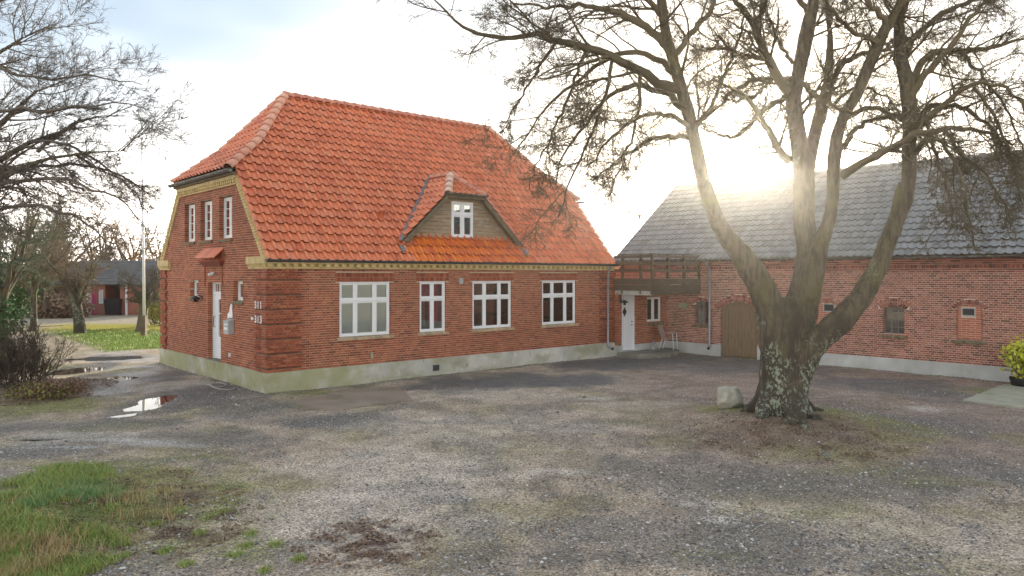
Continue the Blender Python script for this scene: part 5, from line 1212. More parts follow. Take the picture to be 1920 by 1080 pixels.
# traced side limbs
SD = [
 [(1277,170,22,14.0),(1240,158,22,14.0),(1197,134,20,13.9),(1150,106,18,13.8),(1104,88,17,13.7),(1070,84,15,13.6),(1039,79,14,13.6),(1021,60,13,13.5),(998,60,12,13.5),(956,79,10,13.4),(914,65,9,13.3),(877,60,7,13.2),(840,28,5,13.1),(812,-2,3,13)],
 [(1256,90,20,13.9),(1232,66,18,13.9),(1210,46,17,13.8),(1173,28,15,13.7),(1141,18,12,13.6),(1081,9,9,13.5),(1020,15,6,13.4),(960,5,4,13.3)],
 [(1303,256,14,14.2),(1260,257,12,14.1),(1220,259,10,14.0),(1183,287,8,13.9),(1150,310,6,13.8),(1127,324,3,13.7)],
 [(1293,215,17,14.1),(1260,180,15,14.3),(1210,157,13,14.4),(1173,162,11,14.5),(1132,185,9,14.6),(1104,231,7,14.7),(1076,259,6,14.8),(1053,296,4,14.8),(1039,342,3,14.8)],
 [(1270,140,16,14),(1225,104,13,14.3),(1180,95,12,14.5),(1135,110,10,14.7),(1085,150,8,14.8),(1045,180,6,14.9),(1000,230,4,15),(965,290,3,15)],
 [(1299,240,12,14.2),(1262,215,10,13.8),(1215,215,9,13.6),(1170,235,7,13.5),(1130,270,5,13.4),(1100,320,3,13.3)],
 [(1260,110,15,13.9),(1300,60,13,14.2),(1330,20,11,14.5),(1352,-30,8,14.8),(1370,-90,5,15)],
 [(1490,185,24,15.5),(1465,160,22,15.5),(1438,111,20,15.5),(1419,60,17,15.4),(1408,35,15,15.4),(1382,9,12,15.4),(1360,-40,8,15.3),(1345,-100,4,15.3)],
 [(1415,55,12,15.4),(1428,20,10,15.5),(1440,-20,8,15.6),(1462,-80,4,15.6)],
 [(1478,300,20,15.3),(1462,285,18,15.1),(1440,245,14,15),(1419,205,11,14.9),(1405,185,9,14.8),(1370,165,7,14.7),(1330,150,4,14.6)],
 [(1487,150,16,15.5),(1450,146,13,15.6),(1415,150,10,15.8),(1370,175,8,16),(1330,215,6,16.2),(1300,240,3,16.2)],
 [(1484,180,15,15.4),(1440,200,12,15.8),(1400,240,10,16),(1372,262,8,16.2),(1340,250,5,16.4)],
 [(1478,200,14,15.4),(1500,150,13,15),(1535,185,11,14.7),(1560,200,10,14.6),(1600,210,6,14.4)],
 [(1579,330,20,14.8),(1600,312,18,14.6),(1625,301,17,14.4),(1671,278,15,14.1),(1718,252,14,13.9),(1764,241,12,13.7),(1810,241,10,13.6),(1856,250,7,13.5),(1900,270,4,13.4)],
 [(1566,300,14,14.8),(1590,258,12,15.1),(1625,228,10,15.4),(1665,218,9,15.6),(1700,212,8,15.8),(1745,225,5,16)],
 [(1575,235,13,14.6),(1610,205,11,14.9),(1650,205,10,15.2),(1690,225,8,15.5),(1730,260,6,15.7),(1765,300,3,15.8)],
 [(1540,230,16,15.8),(1560,150,14,16),(1579,116,14,16.1),(1616,102,11,16.2),(1660,95,8,16.4),(1720,70,5,16.6)],
 [(1708,180,18,14.5),(1727,150,16,14.4),(1764,110,14,14.3),(1790,80,12,14.2),(1810,46,10,14.1),(1843,9,8,14.0),(1880,-40,4,13.9)],
 [(1706,160,17,14.6),(1741,98,15,14.7),(1801,95,12,14.9),(1847,93,10,15),(1884,83,8,15.1),(1930,70,4,15.2)],
 [(1707,260,16,14.5),(1736,222,14,14.3),(1782,185,12,14.1),(1824,157,10,13.9),(1880,157,8,13.7),(1917,194,6,13.6),(1940,250,3,13.5)],
 [(1708,240,14,14.5),(1745,195,12,14.9),(1800,200,10,15.2),(1850,230,8,15.5),(1890,280,6,15.7),(1910,340,3,15.8)],
 [(1705,300,13,14.5),(1740,250,11,14.0),(1770,270,9,13.6),(1800,320,7,13.3),(1815,380,5,13.1),(1822,440,3,13)],
 [(1690,120,15,14.7),(1720,60,13,15),(1760,30,11,15.3),(1820,0,9,15.6),(1880,-20,5,15.8)],
 [(1668,45,15,14.4),(1630,10,12,14.2),(1600,-40,9,14),(1580,-100,4,13.9)],
 [(1650,80,12,14.4),(1600,60,10,14),(1560,20,8,13.7),(1530,-30,5,13.5)],
 [(1244,30,13,13.8),(1200,-10,11,13.6),(1150,-50,9,13.4),(1080,-70,6,13.2),(1010,-60,3,13)],
 [(1690,10,12,14.3),(1740,-40,10,14.1),(1800,-80,7,13.9),(1870,-90,4,13.7)],
 [(1520,30,14,15.8),(1480,-30,11,15.5),(1440,-90,8,15.3),(1410,-160,4,15.2)],
 [(1150,106,9,13.8),(1138,170,8,13.7),(1118,230,6,13.6),(1088,300,5,13.5),(1062,360,4,13.4),(1046,410,2.5,13.4)],
 [(1100,88,9,13.7),(1082,140,7,13.5),(1058,200,6,13.4),(1030,260,4,13.3),(1004,312,3,13.2),(988,352,2.5,13.2)],
 [(1039,79,8,13.6),(1010,130,6,13.7),(975,185,4,13.8),(948,240,2.5,13.8)],
 [(1197,134,9,13.9),(1200,190,8,13.7),(1190,250,6,13.5),(1165,310,5,13.4),(1140,370,3,13.3)],
 [(1764,241,9,13.7),(1802,288,8,13.5),(1850,330,6,13.3),(1888,390,4,13.2),(1904,450,2.5,13.1)],
 [(1824,157,8,13.9),(1868,220,7,13.7),(1898,300,5,13.6),(1913,385,3,13.5)],
 [(1736,222,8,14.3),(1756,290,7,14.0),(1775,350,5,13.8),(1785,410,3,13.7)],
 [(1801,95,8,14.9),(1850,150,7,14.7),(1890,210,5,14.6),(1925,290,3,14.5)],
 [(1450,146,8,15.6),(1418,180,7,15.3),(1380,190,5,15.1),(1340,180,3,15)],
 [(1438,111,9,15.5),(1400,108,8,15.2),(1355,90,6,15),(1310,95,4,14.8),(1275,70,3,14.7)],
 [(1487,120,9,15.6),(1458,80,7,15.8),(1440,20,5,16),(1425,-50,3,16.1)],
 [(1560,200,8,15.9),(1590,170,7,16.2),(1635,165,5,16.4),(1670,190,3,16.5)],
 [(1300,245,10,14.2),(1335,200,9,14.6),(1365,130,8,15),(1385,70,6,15.3),(1400,20,4,15.4)],
]
L1P = []; L1R = []; L1L = []
tb = Tubes()
for l_ in SD:
    P, R = poly3(l_); R = R*.85; P, R, ln = resample(P, R, 22); P[1:] += RNG.normal(0, .018, (21,3)); tb.add(P[None], R[None]*1.02, 7); L1P.append(P); L1R.append(R); L1L.append(ln)
for P, R in limbs:
    n_ = len(P); h_i = n_//2-1; P2, R2, ln = resample(P[h_i:], R[h_i:], 22); L1P.append(P2); L1R.append(np.minimum(R2, .09)); L1L.append(ln*.8)
L1P = np.array(L1P); L1R = np.array(L1R); L1L = np.array(L1L)
def crown(tb, P, R, L, spec, droop):
    """spec: list of (children per branch, points, length ratio or absolute, radius ratio, wobble, sides)"""
    for (per, k, ratio, rr, wob, sides, ang, rmin) in spec:
        S0, D, Ln, r_ = spawn(P, R, L, per, .12, ang, ratio, rr, rmin)
        trop = droop(S0, D) if callable(droop) else droop
        P, R = grow(S0, D, Ln, r_, k, wob, trop); L = Ln; tb.add(P, R, sides)
    return P
cen = np.array([5.6, 15.0, 0])
def droop_big(S0, D):
    o = S0-cen; o[:,2] = 0; o = unit(o); t_ = np.zeros_like(S0); t_ += o*.05
    out_ = np.clip(np.abs(S0[:,0]-5.6)/4, 0, 1); low = np.clip((7.5-S0[:,2])/4, 0, 1)
    t_[:,2] = .06-.08*out_-.03*low; return t_
S0, D, Ln, r_ = spawn(L1P, L1R, np.minimum(L1L, 5.5), 7, .12, (30, 65), .46, .36, .012)
P_, R_ = grow(S0, D, Ln, np.minimum(r_, .028), 22, .1, droop_big(S0, D)*.3, .2); tb.add(P_, R_, 6)
L1P = np.concatenate([L1P, P_]); L1R = np.concatenate([L1R, R_]); L1L = np.concatenate([np.minimum(L1L, 5.0), Ln*1.3])
crown(tb, L1P, L1R, L1L, [(11, 7, .33, .36, .18, 4, (30,75), .0056), (8, 5, .52, .52, .2, 3, (30,75), .0042), (4, 2, .5, .7, .25, 3, (30,75), .0034)], droop_big)
link('crown', tb.mesh('crown', M['twig']), big)
# short epicormic shoots on the trunk
def make_tree(name, label, base, traced, spec, m_, trunk_m, droop, voxel=.05, group=None, cat='tree', extra=None):
    o = tag(empty(name, (0,0,0)), label, cat, group); prt = []; LP = []; LR = []; LL = []; tb = Tubes()
    for l_, thick in traced:
        P, R = poly3(l_); R = R*.72
        if thick: prt.append((P, R))
        P2, R2, ln = resample(P, R, 16)
        if not thick: P2[1:] += RNG.normal(0, .02*ln/3, (15,3)); tb.add(P2[None], R2[None], 7)
        LP.append(P2); LR.append(R2); LL.append(ln)
    if prt: fused(prt, 'trunk', trunk_m, voxel, o, .5)
    crown(tb, np.array(LP), np.array(LR), np.array(LL), spec, droop); link('crown', tb.mesh('crown', m_), o); return o
# tree at the left edge of the picture, trunk just outside the frame
YL = 16.5
lt = [([(-230,760,60,YL),(-225,600,50,YL),(-215,480,46,YL),(-190,380,42,YL)], True), ([(-215,470,34,YL),(-120,400,30,YL-.2),(-40,355,24,YL-.3),(28,319,17,YL-.4),(92,297,13,YL-.5),(167,286,11,YL-.6),(222,283,8,YL-.7),(264,279,5,YL-.7),(300,281,3,YL-.8)], True),
 ([(-200,400,30,YL),(-100,350,24,YL),(0,300,18,YL),(28,283,16,YL),(56,267,15,YL),(85,258,14,YL+.1),(111,250,13,YL+.1),(144,229,12,YL+.2),(189,217,9,YL+.3),(236,217,7,YL+.3),(278,227,5,YL+.4),(310,245,3,YL+.4)], True),
 ([(71,284,10,YL-.2),(85,270,9,YL),(102,258,8,YL+.2),(147,228,7,YL+.3)], False),
 ([(-195,390,30,YL),(-120,330,26,YL+.3),(-50,270,22,YL+.5),(0,234,18,YL+.6),(36,200,13,YL+.7),(67,172,10,YL+.8),(111,155,8,YL+.9),(155,133,6,YL+1),(200,118,4,YL+1),(240,105,2.5,YL+1)], True),
 ([(19,217,12,YL+.7),(42,205,9,YL+.9),(97,210,7,YL+1.1),(140,200,5,YL+1.2),(190,205,3,YL+1.3)], False),
 ([(-190,380,30,YL),(-150,250,26,YL),(-90,160,20,YL),(-20,110,14,YL),(45,70,10,YL-.2),(100,45,7,YL-.3),(150,20,4,YL-.4)], True),
 ([(-20,112,10,YL),(30,140,8,YL-.4),(90,150,6,YL-.6),(150,140,5,YL-.8),(220,150,3,YL-1),(270,160,2,YL-1.1)], False),
 ([(-150,250,20,YL),(-80,230,14,YL-.6),(0,205,10,YL-1),(60,215,8,YL-1.2),(130,205,6,YL-1.4),(210,190,4,YL-1.5),(280,200,2.5,YL-1.6)], False),
 ([(-90,160,16,YL),(-60,80,12,YL+.5),(-20,20,9,YL+.8),(30,-30,5,YL+1)], False),
 ([(-160,290,20,YL),(-120,120,15,YL+.5),(-120,0,9,YL+.8),(-110,-80,4,YL+.9)], False),
 ([(-120,400,20,YL-.2),(-50,400,14,YL-.6),(20,385,10,YL-.9),(90,385,8,YL-1.1),(150,410,6,YL-1.3),(200,450,3,YL-1.4)], False),
 ([(-60,360,18,YL-.3),(20,340,12,YL-.8),(90,330,9,YL-1),(160,345,7,YL-1.2),(220,370,5,YL-1.3),(260,410,3,YL-1.4)], False),
 ([(0,328,12,YL-.4),(80,310,8,YL+.1),(160,310,7,YL+.3),(230,330,5,YL+.5),(290,370,3,YL+.6)], False),
 ([(60,266,9,YL),(120,268,7,YL-.2),(180,300,6,YL-.4),(240,345,4,YL-.5),(280,400,2.5,YL-.6)], False)]
def droop_l(S0, D): t_ = np.zeros_like(S0); t_[:,0] = .05; t_[:,2] = np.where(S0[:,2] > 5.6, .06, -.05); return t_
make_tree('bare_tree', 'large bare tree whose arching branches reach in over the left edge, trunk out of sight', None, lt,
   [(25, 8, .27, .30, .13, 4, (25,60), .006), (8, 6, .48, .55, .17, 3, (25,60), .0046), (5, 3, .55, .65, .2, 3, (25,60), .004), (2, 2, .6, .75, .22, 3, (30,70), .0034)], M['twigd'], M['bark'], droop_l, .05)

# distant and middle-distance trees: own trunk and crown each
def bare(name, label, u, vb, vtop, wpx, Y, m_, lean=0, group=None, dens=1.0, dr=-.02, tr=.42, trunkm='bark', seed=None, fork=.28, zofs=0):
    x, _, _ = at(u, vb, Y); h = (vb-vtop)/F*Y; W_ = wpx/F*Y; o = tag(empty(name, (x, Y, zofs)), label, 'tree', group)
    r0 = tr; st = MB(); n_l = 7; tbt = Tubes(); k = 8
    P0 = np.array([[0,0,-.1],[lean*.1,0,h*fork*.5],[lean*.2,0,h*fork]]); R0 = np.array([r0*1.25, r0*.95, r0*.85]); Pt, Rt, _ = resample(P0, R0, 6); Pt[1:-1,0] += .04
    LP = []; LR = []; LL = []
    for i in range(n_l):
        az = i*2.4+RNG.uniform(-.3,.3); el = math.radians(RNG.uniform(38, 72)); d = np.array([math.cos(az)*math.cos(el)*W_/h*1.1, math.sin(az)*math.cos(el)*W_/h*1.1, math.sin(el)])
        S0 = Pt[-1 if i < 4 else -2][None]; P, R = grow(S0, unit(d)[None], np.array([h*(1-fork)*RNG.uniform(.7,.95)]), np.array([r0*.55]), 16, .09, np.array([[0,0,.04]]), .15)
        LP.append(P[0]); LR.append(R[0]); LL.append(h*(1-fork)*.8)
    tbt.add(Pt[None], Rt[None], 10); tbt.add(np.array(LP), np.array(LR), 8); link('trunk', tbt.mesh('trunk', M[trunkm], True), o)
    tbc = Tubes(); mn = .00042*Y
    crown(tbc, np.array(LP), np.array(LR), np.array(LL), [(int(11*dens), 7, .42, .45, .17, 4, (30,65), mn), (int(7*dens), 5, .5, .6, .2, 3, (30,65), mn*.8), (int(5*dens), 3, .5, .7, .25, 3, (30,70), mn*.65)], np.array([[0,0,dr]]))
    link('crown', tbc.mesh('crown', M[m_]), o); return o
bare('fruit_tree', 'mossy leaning bare tree on the lawn, left of the flagpole by the track', 150, 621, 440, 190, 38.2, 'twigb', lean=-1.2, tr=.26, fork=.36, dr=.0)
bare('fruit_tree', 'dark low-forked bare tree on the lawn just left of the flagpole', 263, 617, 470, 170, 39.5, 'twigd', lean=.9, tr=.24, fork=.36, dr=-.02, trunkm='twigd')
for i, (u, vt, w_, Y, m_, lab) in enumerate([(60,340,130,62,'twigg','green-grey bare tree behind the evergreen bush, nearest the left edge'),(120,370,120,66,'twigo','ochre-tinged tree with remaining leaves left of the brick bungalow'),
     (185,400,110,74,'twigb','pale brown bare tree rising behind the left part of the bungalow'),(250,395,110,70,'twigo','orange-brown bare tree directly behind the bungalow roof'),(10,395,120,55,'twigg','green-grey bare tree cut by the left edge behind the laurel'),
     (-40,360,150,60,'twigb','brown bare tree mostly outside the left edge'),(90,430,90,56,'twigb','small brown bare tree in front of the ochre tree'),(300,450,80,80,'twigb','distant bare tree just above the farmhouse eave on the left')]):
    bare('bare_tree', lab, u, 590, vt, w_, Y, m_, tr=.3, group='bare trees beyond the lawn', dens=1.0, dr=.0, trunkm='twigb')
bare('weeping_tree', 'green-grey tree with fine drooping twigs above the evergreen bush at the left edge', 5, 652, 310, 380, 30.5, 'twigg', tr=.2, fork=.3, dr=-.05, dens=1.1)
bare('weeping_tree', 'slender brown fine-twigged tree between the evergreen bush and the leaning fruit tree', 62, 628, 350, 240, 40, 'twigb', tr=.16, fork=.3, dr=-.03, dens=1.0)
def leafy(name, label, loc, size, n, leaf, m_, cat='shrub', group=None, stems=None, stem_m='twigd', seed=0, up=.2):
    """leaf clusters on real stems: many leaf-sized quads through the volume"""
    o = tag(empty(name, loc), label, cat, group)
    p = RNG.normal(size=(n,3)); p = unit(p)*(RNG.random((n,1))**.4); lump = np.array([mnoise.noise(Vector((float(a)*2.3+seed, float(b)*2.3, float(c)*2.3))) for a, b, c in p]); p *= (1+.38*lump)[:,None]
    p = p*np.array(size)/2+np.array([0,0,size[2]/2]); p = p[p[:,2] > .02]
    n = len(p); d1 = unit(RNG.normal(size=(n,3))+np.array([0,0,up])); d2 = unit(np.cross(d1, RNG.normal(size=(n,3)))); s_ = leaf*RNG.uniform(.6,1.3,(n,1))
    V = np.stack([p-d1*s_, p+d2*s_*.42-d1*s_*.1, p+d1*s_, p-d2*s_*.42-d1*s_*.1], 1).reshape(-1,3); Q = np.arange(n*4).reshape(-1,4)
    link('foliage', mesh_np('foliage', V, Q, [M[m_]]), o)
    if stems:
        k = stems; D = unit(RNG.normal(size=(k,3))*np.array([1,1,.4])+np.array([0,0,1.1])); S0 = np.zeros((k,3)); S0[:,:2] = RNG.normal(0, size[0]*.08, (k,2))
        P, R = grow(S0, D, np.full(k, size[2]*.8), np.full(k, .018+.004*size[2]), 7, .12, np.array([[0,0,.02]])); t2 = Tubes(); t2.add(P, R, 5)
        crown(t2, P, R, np.full(k, size[2]*.8), [(5, 5, .45, .5, .2, 3, (25,60), .006)], np.array([[0,0,.03]])); link('stems', t2.mesh('stems', M[stem_m]), o)
    return o
x, y = ground(20, 618); leafy('laurel_bush', 'dense dark green evergreen bush at the left edge beyond the track', (x-1.6, y, 0), (6.4,4.5,3.9), 9000, .11, 'leafdark', 'bush', None, 10)
x, y = ground(-10, 655); leafy('evergreen_bush', 'lower dark green bush in front of the tall evergreen at the left edge', (x-.5, y, 0), (3.0,2.6,2.3), 4500, .09, 'leafdark', 'bush', None, 8, seed=4)
x, y = ground(292, 612); leafy('yellow_bush', 'yellowish low shrub right of the flagpole beside the farmhouse corner', (x, y+.5, 0), (2.3,1.6,2.1), 1500, .10, 'leafyel', 'shrub', None, 8, seed=9)
# far hedge masses
for i, (u, Y, w_, h_, m_) in enumerate([(40,64,14,3.4,'leafbrown'),(130,66,10,3.2,'twigo')]):
    x = (u-960)/F*Y; leafy('hedge', ['brown beech hedge behind the earth mound','ochre hedge left of the brick bungalow'][i], (x, Y, 0), (w_,2.4,h_), 6000, .16, 'leafbrown', 'hedge', None, 12, seed=i*5)
x, y = ground(85, 597); leafy('leaf_mound', 'low mound of brown dead branches beyond the lawn', (x, y+1, -.4), (5.2,3,2.0), 3500, .16, 'leafbrown', 'mound', None, 26, 'twigb', 3)
# shrub at the left edge: dense fine upright twigs
x, y = ground(28, 737); hs = tag(empty('heath_shrub', (x-.25, y+.2, gz(x, y)-.05)), 'large dense purple-brown twiggy shrub at the left edge beside the track', 'shrub')
k = 115; D = unit(RNG.normal(size=(k,3))*np.array([.5,.6,.25])+np.array([-.1,0,1.0])); S0 = np.zeros((k,3)); S0[:,0] = RNG.normal(0,.4,k); S0[:,1] = RNG.normal(0,.3,k)
P, R = grow(S0, D, RNG.uniform(1.1,1.75,k), np.full(k,.012), 8, .1, np.array([[0,0,.015]])); t2 = Tubes(); t2.add(P, R, 4); link('stems', t2.mesh('stems', M['twigd']), hs); t2 = Tubes()
crown(t2, P, R, np.full(k,1.5), [(9, 5, .33, .5, .16, 3, (15,45), .005), (8, 3, .45, .7, .18, 3, (15,45), .0048)], np.array([[0,0,.05]])); link('foliage', t2.mesh('foliage', M['shrub']), hs)
# flagpole
px, py = ground(284, 627)[0], 1407*3/112*.98
fp = tag(empty('flagpole', (px, py, 0)), 'tall slim white flagpole with a dark foot on the lawn', 'flagpole')
mb = MB(); mb.tube([(-.0,0,.9),(-.03,0,4),(-.12,0,9.6)], [.07,.06,.03], 12); mb.build('pole', M['white'], fp, True)
mb = MB(); mb.box(-.13,.10,-.1,.1,-.1,.98); mb.build('foot', M['woodd'], fp); mb = MB(); mb.lathe([(0,9.6),(.07,9.64),(.07,9.7),(0,9.76)], c=(-.12,0,0), n=10); mb.build('knob', M['white'], fp, True)
# lime shrub in a dark tub by the barn
x, y = ground(1922, 727); ls = leafy('lime_shrub', 'bright yellow-green leafy shrub by the barn at the right edge', (x+.12, y+.15, .20), (1.15,.95,1.1), 700, .085, 'leaflime', 'shrub', None, 8, seed=2)
pt = tag(empty('planter', (x+.1, y+.15, 0)), 'low dark planter under the yellow-green shrub', 'planter'); mb = MB(); mb.lathe([(0,0),(.30,0),(.36,.22),(.36,.25),(.32,.25),(.3,.2),(0,.2)], n=20); mb.build('tub', M['black'], pt, True)
# bungalow and carport far left
bg_ = tag(empty('bungalow', (0,0,0)), 'low brick bungalow with grey tiled roof and carport beyond the lawn', 'house')
def bq(u, Y): return (u-960)/F*Y
Yb = 56.0; xa, xb, xc, xd = bq(120,Yb), bq(197,Yb), bq(229,Yb), bq(330,Yb); zg = 0
mb = MB(); mb.box(xa, xb, Yb, Yb+6, 0, 2.35); mb.box(xb, xc, Yb+3.5, Yb+6, 0, 2.35); mb.box(xc, xd, Yb-.3, Yb+6, 0, 2.35); mb.build('wall', M['brick2'], bg_)
mb = MB(); mb.prism([(Yb-1.0,2.25),(Yb+3,4.1),(Yb+7,2.25)], xa-.4, xd, 'x'); M['tile3'] = mat('dull_grey_tile', (.13,.125,.115), .85, nscale=2, namt=.3); rf = mb.build('roof', M['tile3'], bg_, recalc=True)
for r in range(9):
    t0, t1 = r/9, (r+1)/9; q = MB(); y0, y1 = Yb-1.0+4*t0, Yb-1.0+4*t1; z0, z1 = 2.25+1.85*t0, 2.25+1.85*t1; xx = xa-.4
    while xx < xd: q.poly([(xx,y0,z0+.10),(xx+.2,y0,z0+.04),(xx+.2,y1,z1+.0),(xx,y1,z1+.06)], [(0,1,2,3)]); q.poly([(xx+.2,y0,z0+.04),(xx+.3,y0,z0+.10),(xx+.3,y1,z1+.06),(xx+.2,y1,z1+.0)], [(0,1,2,3)]); xx += .3
    tag(q.build('tile_course', M['tile3'], rf), kind='stuff')
for uu in (165, 237): q = MB(); x = bq(uu, Yb-.4); q.box(x-.06, x+.06, Yb-.45, Yb-.33 if uu > 200 else Yb-.02, 0, 2.3); q.build('downpipe', M['white'], bg_)
x0, x1 = bq(186,Yb), bq(193.5,Yb); q = MB()
q.box(x0,x1,Yb-.04,Yb,.85,.93); q.box(x0,x1,Yb-.04,Yb,1.8,1.88); q.box(x0,x0+.06,Yb-.04,Yb,.93,1.8); q.box(x1-.06,x1,Yb-.04,Yb,.93,1.8); q.box((x0+x1)/2-.04,(x0+x1)/2+.04,Yb-.04,Yb,.93,1.8); wf = q.build('window', M['white'], bg_)
q = MB(); q.box(x0+.06,x1-.06,Yb-.015,Yb-.01,.93,1.8); q.build('pane', M['black'], wf)
x0 = bq(170,Yb); q = MB(); q.box(x0, bq(181,Yb), Yb-.03, Yb-.001, .05, 2.05); q.build('door', M['maroon'], bg_)
for i, uu in enumerate((207, 219)):
    o = tag(empty('wheelie_bin', (bq(uu,55.5), 55.5, 0)), ['black wheeled bin on the left under the carport of the bungalow','black wheeled bin on the right under the carport of the bungalow'][i], 'bin', 'bins under the carport')
    q = MB(); q.poly([(-.24,-.28,.05),(.24,-.28,.05),(.24,.24,.05),(-.24,.24,.05),(-.3,-.36,1.15),(.3,-.36,1.15),(.3,.32,1.15),(-.3,.32,1.15)], [(0,3,2,1),(4,5,6,7),(0,1,5,4),(1,2,6,5),(2,3,7,6),(3,0,4,7)]); q.build('body', M['black'], o)
    q = MB(); q.box(-.32,.32,-.38,.36,1.151,1.22); q.build('lid', M['black'], o)
    q = MB(); q.tube([(-.3,.3,.12),(.3,.3,.12)], .11, 12); q.build('wheel', M['black'], o)
# second far building, left
b2 = tag(empty('outbuilding', (0,0,0)), 'low red-brown outbuilding behind the bare trees left of the bungalow', 'shed'); Y2 = 70
mb = MB(); mb.box(bq(60,Y2), bq(118,Y2), Y2, Y2+5, 0, 2.6); mb.build('wall', M['brick2'], b2); mb = MB(); mb.prism([(Y2-.4,2.5),(Y2+2.5,4.3),(Y2+5.4,2.5)], bq(56,Y2), bq(122,Y2), 'x'); mb.build('roof', M['tile2'], b2, recalc=True)
q = MB(); q.box(bq(86,Y2), bq(104,Y2), Y2-.05, Y2-.001, 0, 2.2); q.build('door', M['woodd'], b2)
# far tree line round the horizon
k = 900; an = RNG.uniform(0, 2*math.pi, k); rr_ = RNG.uniform(300, 420, k); hh_ = RNG.uniform(4, 11, k); n = 22
cx = rr_*np.sin(an); cy = rr_*np.cos(an); P = []
pp = unit(RNG.normal(size=(k*n,3)))*np.repeat(hh_,n)[:,None]*np.array([1.3,1.3,.55])*RNG.random((k*n,1))**.4+np.repeat(np.stack([cx,cy,hh_*.5],1), n, 0)
d1 = unit(RNG.normal(size=(k*n,3))); d2 = unit(np.cross(d1, RNG.normal(size=(k*n,3)))); s_ = RNG.uniform(.8,2.0,(k*n,1))
V = np.stack([pp-d1*s_, pp+d2*s_, pp+d1*s_, pp-d2*s_], 1).reshape(-1,3); tag(link('distant_woodland', mesh_np('distant_woodland', V, np.arange(k*n*4).reshape(-1,4), [M['twigb']])), kind='stuff')

# ------------------------------------------------------------------ ground cover
def onmesh(x, y): return height(x, y)
def blades(name, pts, hgt, wid, lean, m_, kind='stuff'):
    n = len(pts); az = RNG.uniform(0, 2*np.pi, n); h = hgt*RNG.uniform(.5,1.4,n); w_ = wid*RNG.uniform(.6,1.3,n); ln = lean*RNG.uniform(.2,1.3,n)*h
    z = onmesh(pts[:,0], pts[:,1])-.01; B = np.stack([pts[:,0], pts[:,1], z], 1); sd = np.stack([np.cos(az), np.sin(az), 0*az], 1)*w_[:,None]; a2 = az+RNG.uniform(.6,2.4,n); ld = np.stack([np.cos(a2), np.sin(a2), 0*az], 1)
    m1 = B+ld*(ln*.35)[:,None]+np.stack([0*h,0*h,h*.6],1); tp = B+ld*ln[:,None]+np.stack([0*h,0*h,h],1)
    V = np.stack([B-sd, B+sd, m1+sd*.7, m1-sd*.7, tp+sd*.12, tp-sd*.12], 1).reshape(-1,3); b = np.arange(n)[:,None]*6; Q = np.concatenate([b+np.array([[0,1,2,3]]), b+np.array([[3,2,4,5]])])
    return tag(link(name, mesh_np(name, V, Q, [M[m_]])), kind=kind)
def scat(u, v, ru, rv, n, pw=.5):
    cx, cy = ground(u, v); a_ = RNG.uniform(0, 2*np.pi, n); r = RNG.random(n)**pw; rx = ru*cy/F; ry = rv*cy*cy/(CH*F); return np.stack([cx+rx*r*np.cos(a_), cy+ry*r*np.sin(a_)], 1)
def msk(p, s, lo, hi, seed): return p[fbm(p[:,0]*s, p[:,1]*s, 4, seed) > lo+(hi-lo)*RNG.random(len(p))]
g1 = np.concatenate([scat(5,965,135,100,24000,.75), scat(40,1050,190,62,26000,.72)]); g1 = g1[(g1[:,1] > 6)]; g1 = msk(g1, 1.9, .38, .60, 301)
blades('grass', g1, .075, .0035, .8, 'grassm')
g2 = msk(scat(135,955,80,32,5000,.8), 3, .38, .6, 305); blades('grass', g2, .08, .003, 1.0, 'grassb')
g3 = np.concatenate([msk(scat(30,1060,90,40,2600), 4, .36, .6, 309), msk(scat(150,990,160,90,4200), 6, .5, .68, 310)]); blades('dry_grass', g3, .12, .0035, .7, 'straw')
tf = []
for (u, v) in ((310,1035),(460,1022),(440,1040),(495,1070),(560,1050),(375,1000),(390,970),(330,960),(245,1000),(210,965),(420,960),(470,1000),(230,1045),(350,1060),(290,985),(180,1060),(520,1020)):
    tf.append(scat(u, v, 16, 7, 200, .8))
blades('grass_tuft', np.concatenate(tf), .05, .003, 1.0, 'grassm')
g4 = msk(np.concatenate([scat(60,765,130,26,7000), scat(280,900,200,50,7000), scat(420,950,130,60,5000), scat(1640,800,110,26,3500), scat(1370,785,60,16,1500), scat(1480,840,200,30,2000), scat(1850,735,70,10,1500)]), 2.2, .5, .62, 320); blades('moss_grass', g4, .028, .003, .9, 'grassm')
lw = np.stack([RNG.uniform(-27,-12,26000), RNG.uniform(28.5,41,26000)], 1); jit_ = 0; lw = lw[(((lw[:,0]+23.6)*9.7+(lw[:,1]-38.4)*7.9)/12.5 > .1) & (lw[:,1] > 29.1+np.minimum((lw[:,0]+15.7)*1.2, 3))]; blades('lawn_grass', lw, .07, .012, .7, 'grassm')
# gravel stones, thick in the dark gravel zones
def stones(name, p, size, m_):
    n = len(p); base_ = np.array([[1,0,0],[-1,0,0],[0,1,0],[0,-1,0],[0,0,1],[0,0,-.5]], float); fc = np.array([[0,2,4],[2,1,4],[1,3,4],[3,0,4]])
    s_ = size*RNG.lognormal(0, .4, n); V = base_[None]*RNG.uniform(.55,1.3,(n,6,1)); a_ = RNG.uniform(0, 6.28, n); c, s = np.cos(a_)[:,None], np.sin(a_)[:,None]
    x = V[:,:,0]*c-V[:,:,1]*s; y = V[:,:,0]*s+V[:,:,1]*c; z = V[:,:,2]*.6; z0 = onmesh(p[:,0], p[:,1]); V = np.stack([x*s_[:,None]+p[:,0:1], y*s_[:,None]+p[:,1:2], z*s_[:,None]+z0[:,None]+s_[:,None]*.1], -1).reshape(-1,3)
    Fc = (np.arange(n)[:,None,None]*6+fc[None]).reshape(-1,3); return tag(link(name, mesh_np(name, V, Fc, [M[m_]])), kind='stuff')
n = 130000; yy = 6.8+(RNG.random(n)**1.25)*13; xx = RNG.uniform(-.72,.72,n)*yy; ps = np.stack([xx, yy], 1)
dk = np.zeros(n)
